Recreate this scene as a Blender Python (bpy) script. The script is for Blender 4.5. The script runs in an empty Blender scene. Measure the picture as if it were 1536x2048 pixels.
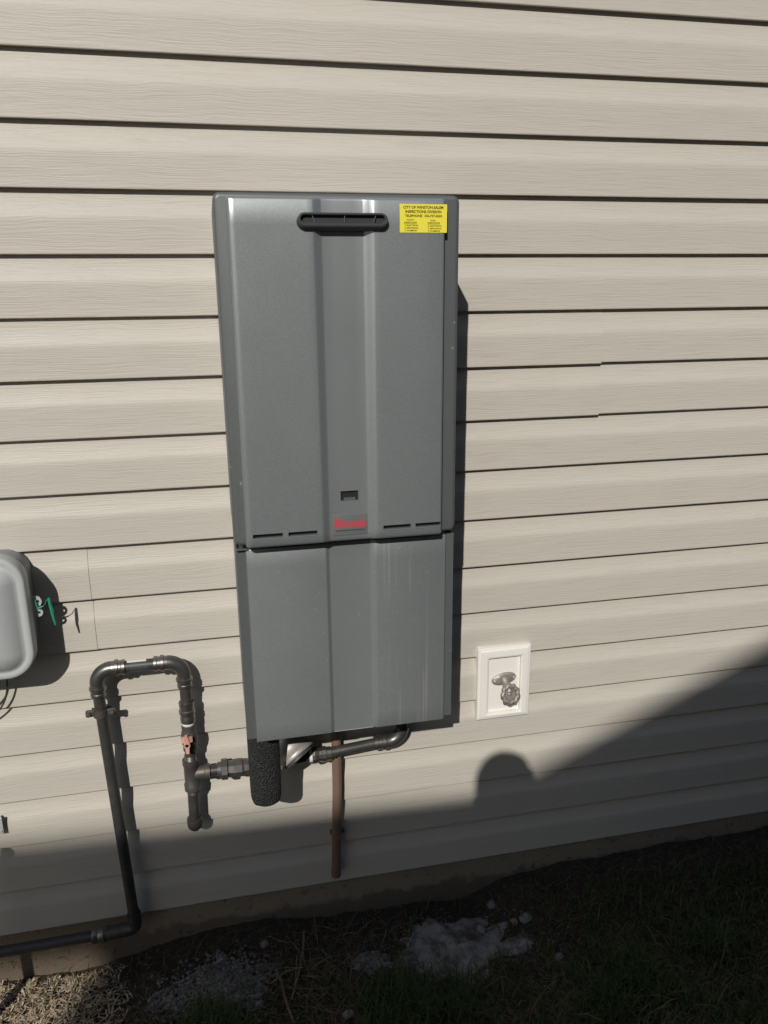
import bpy, math, random
import numpy as np
from mathutils import Vector, Matrix, noise

random.seed(7)
rng = np.random.default_rng(11)
S = bpy.context.scene
COL = S.collection

# ------------------------------------------------------------------ camera, sky, sun, exposure
F_PX, YAW, PITCH, ROLL = 1569.3, 0.210467, 0.274886, -0.009965
CAM = Vector((0.01877, -1.80416, -0.45973))
fw = Vector((math.sin(YAW) * math.cos(PITCH), math.cos(YAW) * math.cos(PITCH), -math.sin(PITCH)))
r0 = Vector((math.cos(YAW), -math.sin(YAW), 0))
u0 = r0.cross(fw)
rt = math.cos(ROLL) * r0 + math.sin(ROLL) * u0
up = -math.sin(ROLL) * r0 + math.cos(ROLL) * u0
cd = bpy.data.cameras.new('camera')
cam = bpy.data.objects.new('camera', cd)
COL.objects.link(cam)
cd.sensor_fit = 'VERTICAL'
cd.sensor_height = 36.0
cd.sensor_width = 27.0
cd.lens = 36.0 * F_PX / 2048.0
cd.clip_start = 0.02
cd.clip_end = 1000
M = Matrix(((rt.x, up.x, -fw.x, CAM.x), (rt.y, up.y, -fw.y, CAM.y), (rt.z, up.z, -fw.z, CAM.z), (0, 0, 0, 1)))
cam.matrix_world = M
S.camera = cam

SUN = Vector((0.411, 1.0, -0.725)).normalized()          # the way the light travels
SUN_EL = math.asin(-SUN.z)
W = bpy.data.worlds.new('World')
S.world = W
W.use_nodes = True
nt = W.node_tree
sky = nt.nodes.new('ShaderNodeTexSky')
sky.sky_type = 'NISHITA'
sky.sun_disc = False
sky.sun_elevation = SUN_EL
sky.sun_rotation = math.atan2(-SUN.x, -SUN.y)
bg = nt.nodes['Background']
bg.inputs['Strength'].default_value = 0.076
nt.links.new(sky.outputs[0], bg.inputs['Color'])
sd = bpy.data.lights.new('sun', 'SUN')
sd.energy = 4.4
sd.angle = math.radians(0.55)
sd.color = (1.0, 0.945, 0.87)
so = bpy.data.objects.new('sun', sd)
so.rotation_euler = SUN.to_track_quat('-Z', 'Y').to_euler()
so.location = (-4, -10, 8)
COL.objects.link(so)
S.view_settings.view_transform = 'Standard'
S.view_settings.look = 'None'
S.view_settings.exposure = -0.38
S.view_settings.gamma = 1.0
S.view_settings.use_curve_mapping = False

# ------------------------------------------------------------------ materials
def mat(name, color, rough=0.6, metal=0.0, spec=0.5):
    m = bpy.data.materials.new(name)
    m.use_nodes = True
    b = m.node_tree.nodes['Principled BSDF']
    b.inputs['Base Color'].default_value = (*color, 1)
    b.inputs['Roughness'].default_value = rough
    b.inputs['Metallic'].default_value = metal
    b.inputs['Specular IOR Level'].default_value = spec
    return m

class NT:
    """Small helper for node graphs on one material."""
    def __init__(s, m):
        s.t = m.node_tree
        s.b = s.t.nodes['Principled BSDF']
        s.tc = s.t.nodes.new('ShaderNodeTexCoord')
    def n(s, kind, **kw):
        x = s.t.nodes.new(kind)
        for k, v in kw.items():
            if k in x.inputs.keys():
                x.inputs[k].default_value = v
            else:
                setattr(x, k, v)
        return x
    def l(s, a, b):
        s.t.links.new(a, b)
    def mapped(s, scale, loc=(0, 0, 0), rot=(0, 0, 0)):
        mp = s.n('ShaderNodeMapping')
        mp.inputs['Scale'].default_value = scale
        mp.inputs['Location'].default_value = loc
        mp.inputs['Rotation'].default_value = rot
        s.l(s.tc.outputs['Object'], mp.inputs['Vector'])
        return mp.outputs[0]
    def noise(s, vec, scale=1.0, detail=3.0, rough=0.5, dist=0.0):
        x = s.n('ShaderNodeTexNoise', Scale=scale, Detail=detail, Roughness=rough, Distortion=dist)
        s.l(vec, x.inputs['Vector'])
        return x.outputs['Fac']
    def ramp(s, fac, stops):
        r = s.n('ShaderNodeValToRGB')
        e = r.color_ramp.elements
        while len(e) < len(stops):
            e.new(0.5)
        for k, (p, c) in zip(e, stops):
            k.position = p
            k.color = (*c, 1) if len(c) == 3 else c
        s.l(fac, r.inputs[0])
        return r.outputs[0]
    def mix(s, fac, a, b, mode='MIX'):
        x = s.n('ShaderNodeMix', data_type='RGBA', blend_type=mode)
        for sock, v in ((x.inputs[0], fac), (x.inputs[6], a), (x.inputs[7], b)):
            if hasattr(v, 'links'):
                s.l(v, sock)
            elif isinstance(v, tuple):
                sock.default_value = (*v, 1) if len(v) == 3 else v
            else:
                sock.default_value = v
        return x.outputs[2]
    def math(s, op, a, b=0.0, clamp=False):
        x = s.n('ShaderNodeMath', operation=op, use_clamp=clamp)
        for sock, v in ((x.inputs[0], a), (x.inputs[1], b)):
            if hasattr(v, 'links'):
                s.l(v, sock)
            else:
                sock.default_value = v
        return x.outputs[0]
    def bump(s, h, strength, dist):
        x = s.n('ShaderNodeBump', Strength=strength, Distance=dist)
        s.l(h, x.inputs['Height'])
        s.l(x.outputs[0], s.b.inputs['Normal'])
    def color(s, c):
        s.l(c, s.b.inputs['Base Color'])
    def rough(s, c):
        s.l(c, s.b.inputs['Roughness'])

def siding_material():
    m = mat('vinyl_siding', (0.5, 0.46, 0.39), 0.5, 0, 0.4)
    g = NT(m)
    v = g.mapped((7.0, 1.0, 320.0))
    warp = g.noise(g.mapped((6.0, 1.0, 14.0)), 1.0, 2.0)
    vec = g.n('ShaderNodeVectorMath', operation='ADD')
    comb = g.n('ShaderNodeCombineXYZ')
    g.l(g.math('MULTIPLY', warp, 7.0), comb.inputs[2])
    g.l(v, vec.inputs[0])
    g.l(comb.outputs[0], vec.inputs[1])
    grain = g.noise(vec.outputs[0], 1.0, 4.0, 0.6)
    fine = g.noise(g.mapped((14.0, 1.0, 420.0)), 1.0, 3.0, 0.6)
    patch = g.noise(g.mapped((1.3, 1.0, 3.1)), 1.0, 3.0)
    stroke = g.ramp(grain, [(0.36, (0.0, 0.0, 0.0)), (0.52, (1, 1, 1))])
    c1 = g.mix(patch, (0.550, 0.519, 0.463), (0.508, 0.485, 0.430))
    c2 = g.mix(g.math('MULTIPLY', g.math('SUBTRACT', 1.0, stroke), 0.25), c1, (0.36, 0.335, 0.29))
    dust = g.ramp(g.noise(g.mapped((9.0, 9.0, 9.0)), 1.0, 6.0, 0.65), [(0.55, (0, 0, 0)), (0.8, (1, 1, 1))])
    c3 = g.mix(g.math('MULTIPLY', dust, 0.10), c2, (0.41, 0.38, 0.32))
    g.color(c3)
    h = g.math('ADD', g.math('MULTIPLY', grain, 0.7), g.math('MULTIPLY', fine, 0.3))
    g.bump(h, 0.75, 0.0018)
    return m

def paint_material(name, col, metal, rough, dirty):
    m = mat(name, col, rough, metal, 0.5)
    g = NT(m)
    speck = g.noise(g.mapped((1, 1, 1)), 680.0, 2.0, 0.6)
    cloud = g.noise(g.mapped((5, 5, 3)), 1.0, 4.0, 0.6)
    c = g.mix(g.math('MULTIPLY', cloud, 0.14), (*col,), tuple(k * 0.8 for k in col))
    c = g.mix(g.math('MULTIPLY', g.ramp(speck, [(0.45, (0, 0, 0)), (0.75, (1, 1, 1))]), 0.40), c, tuple(min(1, k * 1.7) for k in col))
    # dried splashes and chalky runs
    sp = g.ramp(g.noise(g.mapped((1, 1, 0.8)), 75.0, 2.0, 0.5), [(0.715, (0, 0, 0)), (0.765, (1, 1, 1))])
    c = g.mix(g.math('MULTIPLY', sp, 0.45), c, (0.42, 0.42, 0.40))
    if dirty:
        run = g.ramp(g.noise(g.mapped((110, 1, 1.6), (3.1, 0, 0)), 1.0, 2.0, 0.5, 0.15), [(0.56, (0, 0, 0)), (0.64, (1, 1, 1))])
        sx_ = g.n('ShaderNodeSeparateXYZ')
        g.l(g.tc.outputs['Object'], sx_.inputs[0])
        # splashes ran down the right half of the cover
        area = g.math('MULTIPLY', g.ramp(g.math('MULTIPLY', sx_.outputs[0], 5.0), [(0.35, (0, 0, 0)), (0.52, (1, 1, 1)), (0.95, (1, 1, 1)), (1.0, (0.2, 0.2, 0.2))]),
                      g.ramp(g.noise(g.mapped((9, 1, 4.0), (1.35, 0, 0.4)), 1.0, 3.0), [(0.36, (0, 0, 0)), (0.58, (1, 1, 1))]))
        c = g.mix(g.math('MULTIPLY', g.math('MULTIPLY', run, area), 0.60), c, (0.46, 0.46, 0.44))
        dust = g.ramp(g.noise(g.mapped((4, 1, 5), (0.3, 0, 2.2)), 1.0, 5.0, 0.6), [(0.45, (0, 0, 0)), (0.75, (1, 1, 1))])
        c = g.mix(g.math('MULTIPLY', dust, 0.22), c, (0.42, 0.41, 0.38))
        scr = g.ramp(g.noise(g.mapped((60, 1, 130), (0, 0, 0), (0, 0.7, 0)), 1.0, 3.0, 0.6), [(0.70, (0, 0, 0)), (0.74, (1, 1, 1))])
        c = g.mix(g.math('MULTIPLY', scr, 0.45), c, (0.5, 0.5, 0.48))
    g.color(c)
    g.rough(g.math('ADD', rough - 0.06, g.math('MULTIPLY', cloud, 0.12)))
    g.bump(speck, 0.10, 0.0004)
    return m

def worn_metal(name, col, metal, rough, tint, amount, scale=60.0, bump=0.2):
    m = mat(name, col, rough, metal, 0.5)
    g = NT(m)
    a = g.noise(g.mapped((1, 1, 1)), scale, 5.0, 0.65)
    b = g.noise(g.mapped((1, 1, 1)), scale * 6, 3.0, 0.6)
    f = g.ramp(a, [(0.48, (0, 0, 0)), (0.72, (1, 1, 1))])
    c = g.mix(g.math('MULTIPLY', f, amount), (*col,), tint)
    g.color(c)
    g.rough(g.math('ADD', rough - 0.1, g.math('MULTIPLY', a, 0.25)))
    g.bump(b, bump, 0.0006)
    return m

def foam_material():
    m = mat('black_foam', (0.022, 0.023, 0.024), 0.75)
    g = NT(m)
    vo = g.n('ShaderNodeTexVoronoi', Scale=230.0)
    g.l(g.mapped((1, 1, 1)), vo.inputs['Vector'])
    n = g.noise(g.mapped((1, 1, 1)), 160.0, 4.0, 0.6)
    g.color(g.mix(g.ramp(n, [(0.5, (0, 0, 0)), (0.75, (1, 1, 1))]), (0.018, 0.019, 0.02), (0.06, 0.063, 0.064)))
    g.bump(g.math('ADD', vo.outputs['Distance'], n), 1.0, 0.006)
    return m

def soil_material():
    m = mat('soil', (0.05, 0.04, 0.03), 0.95, 0, 0.2)
    g = NT(m)
    a = g.noise(g.mapped((1, 1, 1)), 5.0, 6.0, 0.65)
    b = g.noise(g.mapped((1, 1, 1)), 70.0, 6.0, 0.7)
    c = g.mix(a, (0.062, 0.048, 0.034), (0.030, 0.025, 0.020))
    c = g.mix(g.ramp(b, [(0.5, (0, 0, 0)), (0.72, (1, 1, 1))]), c, (0.11, 0.09, 0.065))
    g.color(c)
    g.bump(b, 0.8, 0.006)
    return m

def mortar_material():
    m = mat('mortar', (0.38, 0.38, 0.37), 0.9, 0, 0.3)
    g = NT(m)
    a = g.noise(g.mapped((1, 1, 1)), 22.0, 6.0, 0.65)
    b = g.noise(g.mapped((1, 1, 1)), 160.0, 5.0, 0.7)
    c = g.mix(a, (0.22, 0.22, 0.218), (0.36, 0.36, 0.352))
    d = g.noise(g.mapped((1, 1, 1), (3, 1, 0)), 13.0, 6.0, 0.7)
    c = g.mix(g.ramp(d, [(0.47, (0, 0, 0)), (0.60, (0.9, 0.9, 0.9))]), c, (0.075, 0.062, 0.048))
    c = g.mix(g.ramp(b, [(0.36, (1, 1, 1)), (0.48, (0, 0, 0))]), c, (0.16, 0.15, 0.14))
    g.color(c)
    g.bump(g.math('ADD', a, b), 0.7, 0.006)
    return m

def foundation_material():
    m = mat('parged_concrete', (0.32, 0.27, 0.21), 0.9, 0, 0.3)
    g = NT(m)
    a = g.noise(g.mapped((3, 3, 6)), 1.0, 6.0, 0.65)
    b = g.noise(g.mapped((1, 1, 1)), 120.0, 5.0, 0.7)
    c = g.mix(a, (0.34, 0.285, 0.21), (0.22, 0.185, 0.138))
    sz = g.n('ShaderNodeSeparateXYZ')
    g.l(g.tc.outputs['Object'], sz.inputs[0])
    mud = g.math('ADD', g.math('MULTIPLY', sz.outputs[2], -14.0), g.math('MULTIPLY', g.noise(g.mapped((14, 14, 14)), 1.0, 6.0, 0.7), 1.6))
    c = g.mix(g.math('MULTIPLY', g.ramp(mud, [(0.75, (0, 0, 0)), (1.0, (1, 1, 1))]), 0.75), c, (0.11, 0.08, 0.055))
    pore = g.ramp(g.noise(g.mapped((1, 1, 1)), 55.0, 3.0, 0.6), [(0.30, (1, 1, 1)), (0.38, (0, 0, 0))])
    c = g.mix(g.math('MULTIPLY', pore, 0.5), c, (0.10, 0.085, 0.065))
    c = g.mix(g.math('MULTIPLY', b, 0.25), c, (0.16, 0.14, 0.11))
    g.color(c)
    g.bump(g.math('SUBTRACT', b, pore), 0.9, 0.004)
    return m

def blade_material(name, ca, cb):
    m = mat(name, ca, 0.65, 0, 0.3)
    g = NT(m)
    n = g.noise(g.mapped((1, 1, 1)), 55.0, 3.0)
    g.color(g.mix(g.ramp(n, [(0.35, (0, 0, 0)), (0.65, (1, 1, 1))]), ca, cb))
    return m

def plain(name, col, rough=0.6, metal=0.0, var=0.15, scale=40.0, bump=0.1):
    m = mat(name, col, rough, metal)
    g = NT(m)
    n = g.noise(g.mapped((1, 1, 1)), scale, 4.0, 0.6)
    g.color(g.mix(n, tuple(k * (1 - var) for k in col), tuple(min(1.0, k * (1 + var)) for k in col)))
    if bump:
        g.bump(n, bump, 0.0008)
    return m

MAT = dict(
    siding=siding_material(),
    paint=paint_material('heater_paint', (0.320, 0.352, 0.360), 0.62, 0.40, False),
    paint_low=paint_material('cover_paint', (0.255, 0.281, 0.287), 0.50, 0.46, True),
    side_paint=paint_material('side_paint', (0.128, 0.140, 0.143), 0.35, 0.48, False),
    black_plastic=plain('black_plastic', (0.055, 0.060, 0.064), 0.45, 0, 0.15, 60, 0.05),
    dark=plain('dark_cavity', (0.012, 0.012, 0.012), 0.8),
    outlet_dark=plain('outlet_dark', (0.026, 0.028, 0.030), 0.6),
    glass=mat('window_glass', (0.02, 0.022, 0.024), 0.08),
    logo=plain('logo_plate', (0.14, 0.145, 0.145), 0.4),
    red=plain('logo_red', (0.60, 0.05, 0.07), 0.45),
    yellow=plain('sticker_yellow', (0.86, 0.76, 0.07), 0.45, 0, 0.04, 30, 0.0),
    ink=mat('ink', (0.03, 0.027, 0.01), 0.6),
    pipe=worn_metal('black_iron', (0.055, 0.057, 0.057), 0.35, 0.42, (0.13, 0.10, 0.08), 0.55, 30),
    fitting=worn_metal('zinc_fitting', (0.27, 0.26, 0.24), 0.9, 0.33, (0.14, 0.12, 0.10), 0.6, 80),
    cast=worn_metal('cast_iron', (0.100, 0.101, 0.098), 0.5, 0.46, (0.19, 0.125, 0.095), 0.5, 55, 0.4),
    elbow=worn_metal('dark_elbow', (0.14, 0.143, 0.138), 0.75, 0.34, (0.09, 0.085, 0.08), 0.4, 60, 0.1),
    rust=worn_metal('rusty_steel', (0.090, 0.075, 0.067), 0.35, 0.6, (0.06, 0.052, 0.048), 0.6, 90, 0.4),
    chrome=worn_metal('bright_metal', (0.50, 0.485, 0.455), 0.55, 0.45, (0.48, 0.46, 0.43), 0.5, 60, 0.1),
    handle=plain('faded_red_handle', (0.60, 0.33, 0.27), 0.55, 0, 0.25, 160),
    tape=plain('thread_tape', (0.70, 0.70, 0.68), 0.7, 0, 0.06, 150, 0.4),
    pvc=plain('clay_red_pipe', (0.195, 0.128, 0.096), 0.5, 0.1, 0.18, 25),
    foam=foam_material(),
    white=plain('white_vinyl', (0.80, 0.79, 0.75), 0.42, 0, 0.03, 12, 0.03),
    tap=worn_metal('weathered_tap', (0.35, 0.33, 0.295), 0.45, 0.5, (0.15, 0.13, 0.105), 0.6, 120),
    box=plain('grey_plastic', (0.44, 0.462, 0.47), 0.48, 0, 0.05, 9, 0.02),
    box_back=plain('darker_grey_plastic', (0.22, 0.23, 0.24), 0.5, 0, 0.05, 9, 0.02),
    green=plain('green_seal', (0.025, 0.27, 0.165), 0.4),
    cable=plain('dark_cable', (0.045, 0.040, 0.036), 0.5),
    galv=worn_metal('galvanised', (0.55, 0.57, 0.59), 0.4, 0.5, (0.38, 0.39, 0.40), 0.5),
    soil=soil_material(), mortar=mortar_material(), foundation=foundation_material(),
    grass=blade_material('green_blade', (0.034, 0.062, 0.018), (0.056, 0.084, 0.027)),
    pale_grass=blade_material('pale_blade', (0.085, 0.098, 0.042), (0.12, 0.11, 0.058)),
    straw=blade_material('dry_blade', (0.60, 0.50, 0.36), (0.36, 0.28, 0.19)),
    shade_straw=blade_material('shade_blade', (0.15, 0.115, 0.075), (0.085, 0.065, 0.042)),  # same straw, its colour darkened to stand for shade on the ground
    stalk=blade_material('dead_stalk', (0.24, 0.185, 0.125), (0.14, 0.105, 0.07)),
    stone=plain('grey_stone', (0.19, 0.185, 0.178), 0.9, 0, 0.35, 60, 0.5),
    roof=plain('roof_shingle', (0.07, 0.065, 0.06), 0.9, 0, 0.3, 20, 0.4),
    far_wall=plain('taupe_cladding', (0.20, 0.17, 0.145), 0.8, 0, 0.1, 6),  # toned down so the unseen house bounces less light onto the siding
    gravel=plain('grey_gravel', (0.15, 0.147, 0.14), 0.9, 0, 0.4, 60, 0.4),
    trim=plain('white_trim', (0.75, 0.75, 0.72), 0.5),
    skin=plain('skin', (0.50, 0.30, 0.22), 0.5, 0, 0.08, 30),
    hair=plain('dark_hair', (0.03, 0.022, 0.016), 0.6, 0, 0.3, 200, 0.4),
    shirt=plain('navy_cloth', (0.04, 0.05, 0.09), 0.9, 0, 0.2, 150, 0.3),
    jeans=plain('denim', (0.05, 0.07, 0.12), 0.9, 0, 0.2, 150, 0.3),
    phone=plain('phone_case', (0.02, 0.02, 0.022), 0.35),
)

# ------------------------------------------------------------------ mesh helpers
def frame_of(d):
    d = Vector(d).normalized()
    a = Vector((0, 0, 1)) if abs(d.z) < 0.9 else Vector((0, 1, 0))
    x = d.cross(a).normalized()
    return x, d.cross(x).normalized()

class MB:
    def __init__(s):
        s.v, s.f = [], []
    def add(s, vs, fs):
        o = len(s.v)
        s.v += [tuple(p) for p in vs]
        s.f += [tuple(i + o for i in f) for f in fs]
        return s
    def loft(s, loops, cap0=True, cap1=True, closed=True):
        n = len(loops[0])
        vs = [p for lp in loops for p in lp]
        fs = []
        for k in range(len(loops) - 1):
            for i in range(n if closed else n - 1):
                j = (i + 1) % n
                fs.append((k * n + i, k * n + j, (k + 1) * n + j, (k + 1) * n + i))
        if cap0:
            fs.append(tuple(reversed(range(n))))
        if cap1:
            fs.append(tuple(range((len(loops) - 1) * n, len(loops) * n)))
        return s.add(vs, fs)
    def tube(s, pts, rad, n=20, cap=True):
        """pts: polyline; rad: a number or one per point. A repeated point with another radius makes a step."""
        pts = [Vector(p) for p in pts]
        if not isinstance(rad, (list, tuple)):
            rad = [rad] * len(pts)
        loops, x = [], None
        for i, p in enumerate(pts):
            a = pts[max(0, i - 1)]
            b = pts[min(len(pts) - 1, i + 1)]
            k = i
            while (b - a).length < 1e-9 and k < len(pts) - 1:
                k += 1
                b = pts[k]
            d = (b - a).normalized()
            if x is None:
                x, y = frame_of(d)
            else:
                x = (x - d * x.dot(d)).normalized()
                y = d.cross(x)
            loops.append([p + (x * math.cos(t) + y * math.sin(t)) * rad[i] for t in [2 * math.pi * q / n for q in range(n)]])
        return s.loft(loops, cap, cap)
    def box(s, a, b, bev=0.0):
        x0, y0, z0 = a
        x1, y1, z1 = b
        e = bev
        lp = lambda z, i: [(x0 + i, y0 + i, z), (x1 - i, y0 + i, z), (x1 - i, y1 - i, z), (x0 + i, y1 - i, z)]
        if e:
            return s.loft([lp(z0, e), lp(z0 + e, 0), lp(z1 - e, 0), lp(z1, e)])
        return s.loft([lp(z0, 0), lp(z1, 0)])
    def build(s, name, m, parent=None, sharp=35, loc=None):
        me = bpy.data.meshes.new(name)
        off = Vector(parent['origin']) if parent is not None and 'origin' in parent else Vector((0, 0, 0))
        if loc is not None:
            off = Vector(loc)
        me.from_pydata([(p[0] - off.x, p[1] - off.y, p[2] - off.z) for p in s.v], [], s.f)
        me.validate()
        me.update()
        import bmesh
        bm = bmesh.new()
        bm.from_mesh(me)
        bmesh.ops.recalc_face_normals(bm, faces=bm.faces)
        bm.to_mesh(me)
        bm.free()
        me.polygons.foreach_set('use_smooth', [True] * len(me.polygons))
        me.set_sharp_from_angle(angle=math.radians(sharp))
        for k in (m if isinstance(m, (list, tuple)) else [m]):
            me.materials.append(MAT[k])
        o = bpy.data.objects.new(name, me)
        COL.objects.link(o)
        if parent is not None:
            o.parent = parent
            o['origin'] = list(off)
        elif loc is not None:
            o.location = loc
            o['origin'] = list(off)
        return o

def arc(c, a, b, r, n=8):
    """Quarter turn round centre c from direction a to direction b."""
    c, a, b = Vector(c), Vector(a), Vector(b)
    return [c + (a * math.cos(t) + b * math.sin(t)) * r for t in [math.pi / 2 * k / n for k in range(n + 1)]]

def tag(o, label, cat, group=None):
    o['label'] = label
    o['category'] = cat
    if group:
        o['group'] = group
    return o

def thing(name, loc, label, cat, group=None):
    o = bpy.data.objects.new(name, None)
    o.empty_display_size = 0.05
    COL.objects.link(o)
    o.location = loc
    o['origin'] = list(loc)
    return tag(o, label, cat, group)

def rrect(x0, x1, z0, z1, r, y, n=6):
    """Rounded rectangle in a plane parallel to the wall."""
    out = []
    for cx, cz, a0 in ((x1 - r, z1 - r, 0), (x0 + r, z1 - r, 90), (x0 + r, z0 + r, 180), (x1 - r, z0 + r, 270)):
        for k in range(n + 1):
            t = math.radians(a0 + 90 * k / n)
            out.append((cx + r * math.cos(t), y, cz + r * math.sin(t)))
    return out

def pillow(mb, x0, x1, z0, z1, r, yb, yf, bev, n=6, steps=4):
    """Rounded-rectangle block from yb (wall side) to yf (front) with a rolled front edge."""
    loops = [rrect(x0, x1, z0, z1, r, yb, n)]
    for k in range(steps + 1):
        t = math.pi / 2 * k / steps
        i = bev * (1 - math.cos(t))
        loops.append(rrect(x0 + i, x1 - i, z0 + i, z1 - i, max(r - i, 0.0008), yf + bev * (1 - math.sin(t)), n))
    mb.loft(loops)
    return mb

# ------------------------------------------------------------------ house wall: siding boards on a foundation
P = 0.127
wall = thing('house_wall', (0, 0, -2.1), 'house wall clad in beige wood-grain vinyl siding above a concrete foundation', 'wall')
PROFILE = [(0.012, 0.0125), (-0.003, 0.0125), (-0.018, 0.0108), (-0.034, 0.0072), (-0.045, 0.0036), (-0.050, 0.0018), (-0.055, 0.0008),
           (-0.063, 0.0005), (-0.095, 0.0004), (-0.1235, 0.0002), (-0.1258, 0.0), (-0.127, 0.0010), (-0.1272, 0.0030), (-0.1255, 0.0125)]

def board(k, x0, x1, lift=0.0, dz=0.0):
    mb = MB()
    xs = [x0]
    while xs[-1] < x1 - 0.3:
        xs.append(xs[-1] + 0.2)
    xs.append(x1)
    loops = []
    for x in xs:
        lp = []
        for z, y in PROFILE:
            wv = noise.noise((x * 1.4, k * 3.7, 0.0)) * 0.0011
            wz = noise.noise((x * 0.9, k * 5.1, 9.0)) * 0.0009
            lp.append((x, y - lift + wv, -k * P + z + wz + dz))
        loops.append(lp)
    ends = [[(q[0], q[1] + 0.004, q[2]) for q in loops[-1]], [(q[0], q[1] + 0.004, q[2]) for q in loops[0]]]
    mb.loft([ends[1]] + loops + [ends[0]], False, False, closed=False)
    return mb.build('siding_board', 'siding', wall, sharp=50)

SEAM = {4: 0.955, 5: 0.957, 8: -0.2915, 9: -0.2912}
rs = random.Random(3)
for k in range(-14, 16):
    pair = k // 2
    if k in SEAM:
        s = SEAM[k]
        if k in (8, 9):
            board(k, -4.5, s, 0.0016)
            board(k, s - 0.03, 6.0, 0.0, 0.0)
        else:
            board(k, -4.5, s, 0.0012, -0.003)
            board(k, s - 0.03, 6.0, 0.0, 0.0)
    else:
        s = random.Random(pair * 17 + 5).choice([-2.6, -1.9, 2.3, 2.9, 3.4])
        board(k, -4.5, s, 0.0014)
        board(k, s - 0.03, 6.0, 0.0)
mb = MB()
mb.box((-4.5, 0.016, -2.6), (6.0, 0.2, 1.9))
mb.build('sheathing', 'dark', wall)
mb = MB()
xs = np.arange(-4.5, 6.01, 0.25)
mb.loft([[(x, 0.022 + 0.0015 * noise.noise((x * 2, 1, 0)), -2.030), (x, 0.012 + 0.002 * noise.noise((x * 3, 2, 0)), -2.036), (x, 0.012 + 0.003 * noise.noise((x * 3, 3, 0)), -2.6)] for x in xs], False, False, closed=False)
mb.build('foundation', 'foundation', wall)

# ------------------------------------------------------------------ ground
def ground_line(x):
    return float(np.interp(x, [-3, -0.6, -0.45, -0.25, -0.07, 0.3, 0.62, 0.74, 0.92, 1.3, 3], [-2.20, -2.185, -2.195, -2.165, -2.125, -2.155, -2.172, -2.135, -2.122, -2.115, -2.11]))

def ground_z(x, y):
    g = ground_line(x)
    t = min(1.0, max(0.0, (-y - 0.02) / 0.35))
    z = g + (-2.135 - g) * t * 0.7
    z += 0.012 * noise.noise((x * 7, y * 7, 0)) + 0.006 * noise.noise((x * 23, y * 23, 4)) + 0.003 * noise.noise((x * 61, y * 61, 7))
    if x > 0.66 and y > -0.16:
        z += 0.012 * min(1, (x - 0.66) * 6) * (1 + noise.noise((x * 9, y * 9, 2)))
    return z

gx = np.concatenate([[-120, -60, -30, -15, -8, -4, -2.2, -1.4], np.arange(-1.0, 2.31, 0.013), [2.6, 3.2, 4.5, 8, 15, 30, 60, 120]])
gy = np.concatenate([[-120, -60, -30, -15, -9, -6, -4, -2.8, -2.0, -1.5], np.arange(-1.15, 0.03, 0.013), [0.1, 0.5, 3, 10, 40, 120]])
vs, fs = [], []
for y in gy:
    for x in gx:
        z = ground_z(x, y) if (-1.1 < x < 2.4 and y > -1.2) else -2.14 + 0.02 * noise.noise((x * .7, y * .7, 0))
        vs.append((x, y, z))
nx = len(gx)
for j in range(len(gy) - 1):
    for i in range(nx - 1):
        fs.append((j * nx + i, j * nx + i + 1, (j + 1) * nx + i + 1, (j + 1) * nx + i))
gr = MB().add(vs, fs).build('ground', 'soil', None, 180)
gr['kind'] = 'structure'

# ------------------------------------------------------------------ neighbouring house (outside the frame; its roof throws the shade)
NH = (-3.11, -6.5, -2.15)
nh = thing('neighbour_house', NH, 'taupe gabled house standing opposite the siding wall, behind the photographer', 'house')
A = 0.061
def nb(u, d, z):
    """u along its facade, d back from it, absolute z."""
    return (NH[0] + u * math.cos(A) - d * math.sin(A), NH[1] - u * math.sin(A) - d * math.cos(A), z)
EV, U0, SL, UW = 2.925, 1.21, 0.50, 17.0  # width and peak enlarged to block skylight from the lower wall
pk = U0 + (UW - U0) / 2
zp = EV + 0.06 + SL * (pk - U0)
mb = MB()
front = [(0.0, -2.4), (UW, -2.4), (UW, EV), (pk, zp - 0.15), (U0, EV), (0.0, EV)]
mb.loft([[nb(u, 0.15, z) for u, z in front], [nb(u, 8, z) for u, z in front]])
mb.build('wall', 'far_wall', nh, 20)
mb = MB()
prof = [(U0 - 0.02, EV - 0.12), (U0 - 0.02, EV + 0.055), (pk, zp), (UW + 0.4, EV - 0.1), (UW + 0.4, EV - 0.25), (pk, zp - 0.18)]
mb.loft([[nb(u, 0.0, z) for u, z in prof], [nb(u, 8.3, z) for u, z in prof]])
mb.build('roof', 'roof', nh, 20)
mb = MB()
lp = [(-0.9, EV - 0.24), (U0, EV - 0.24), (U0, EV + 0.02), (-0.9, EV + 0.02)]
mb.loft([[nb(u, 0.0, z) for u, z in lp], [nb(u, 0.16, z) for u, z in lp]])
mb.build('shade_beam', 'trim', nh, 20)  # unseen beam added and sized to throw the shade band on the siding
for u, z in ((2.6, -0.9), (5.6, -0.9), (2.9, 1.0), (5.4, 1.0)):
    mb = MB()
    q = [(u - 0.5, z - 0.7), (u + 0.5, z - 0.7), (u + 0.5, z + 0.7), (u - 0.5, z + 0.7)]
    mb.loft([[nb(a, 0.10, b) for a, b in q], [nb(a, 0.16, b) for a, b in q]])
    w = mb.build('window', 'trim', nh, 20)
    mb = MB()
    q = [(u - 0.42, z - 0.62), (u + 0.42, z - 0.62), (u + 0.42, z + 0.62), (u - 0.42, z + 0.62)]
    mb.loft([[nb(a, 0.09, b) for a, b in q], [nb(a, 0.12, b) for a, b in q]])
    mb.build('pane', 'glass', w, 20)

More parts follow.
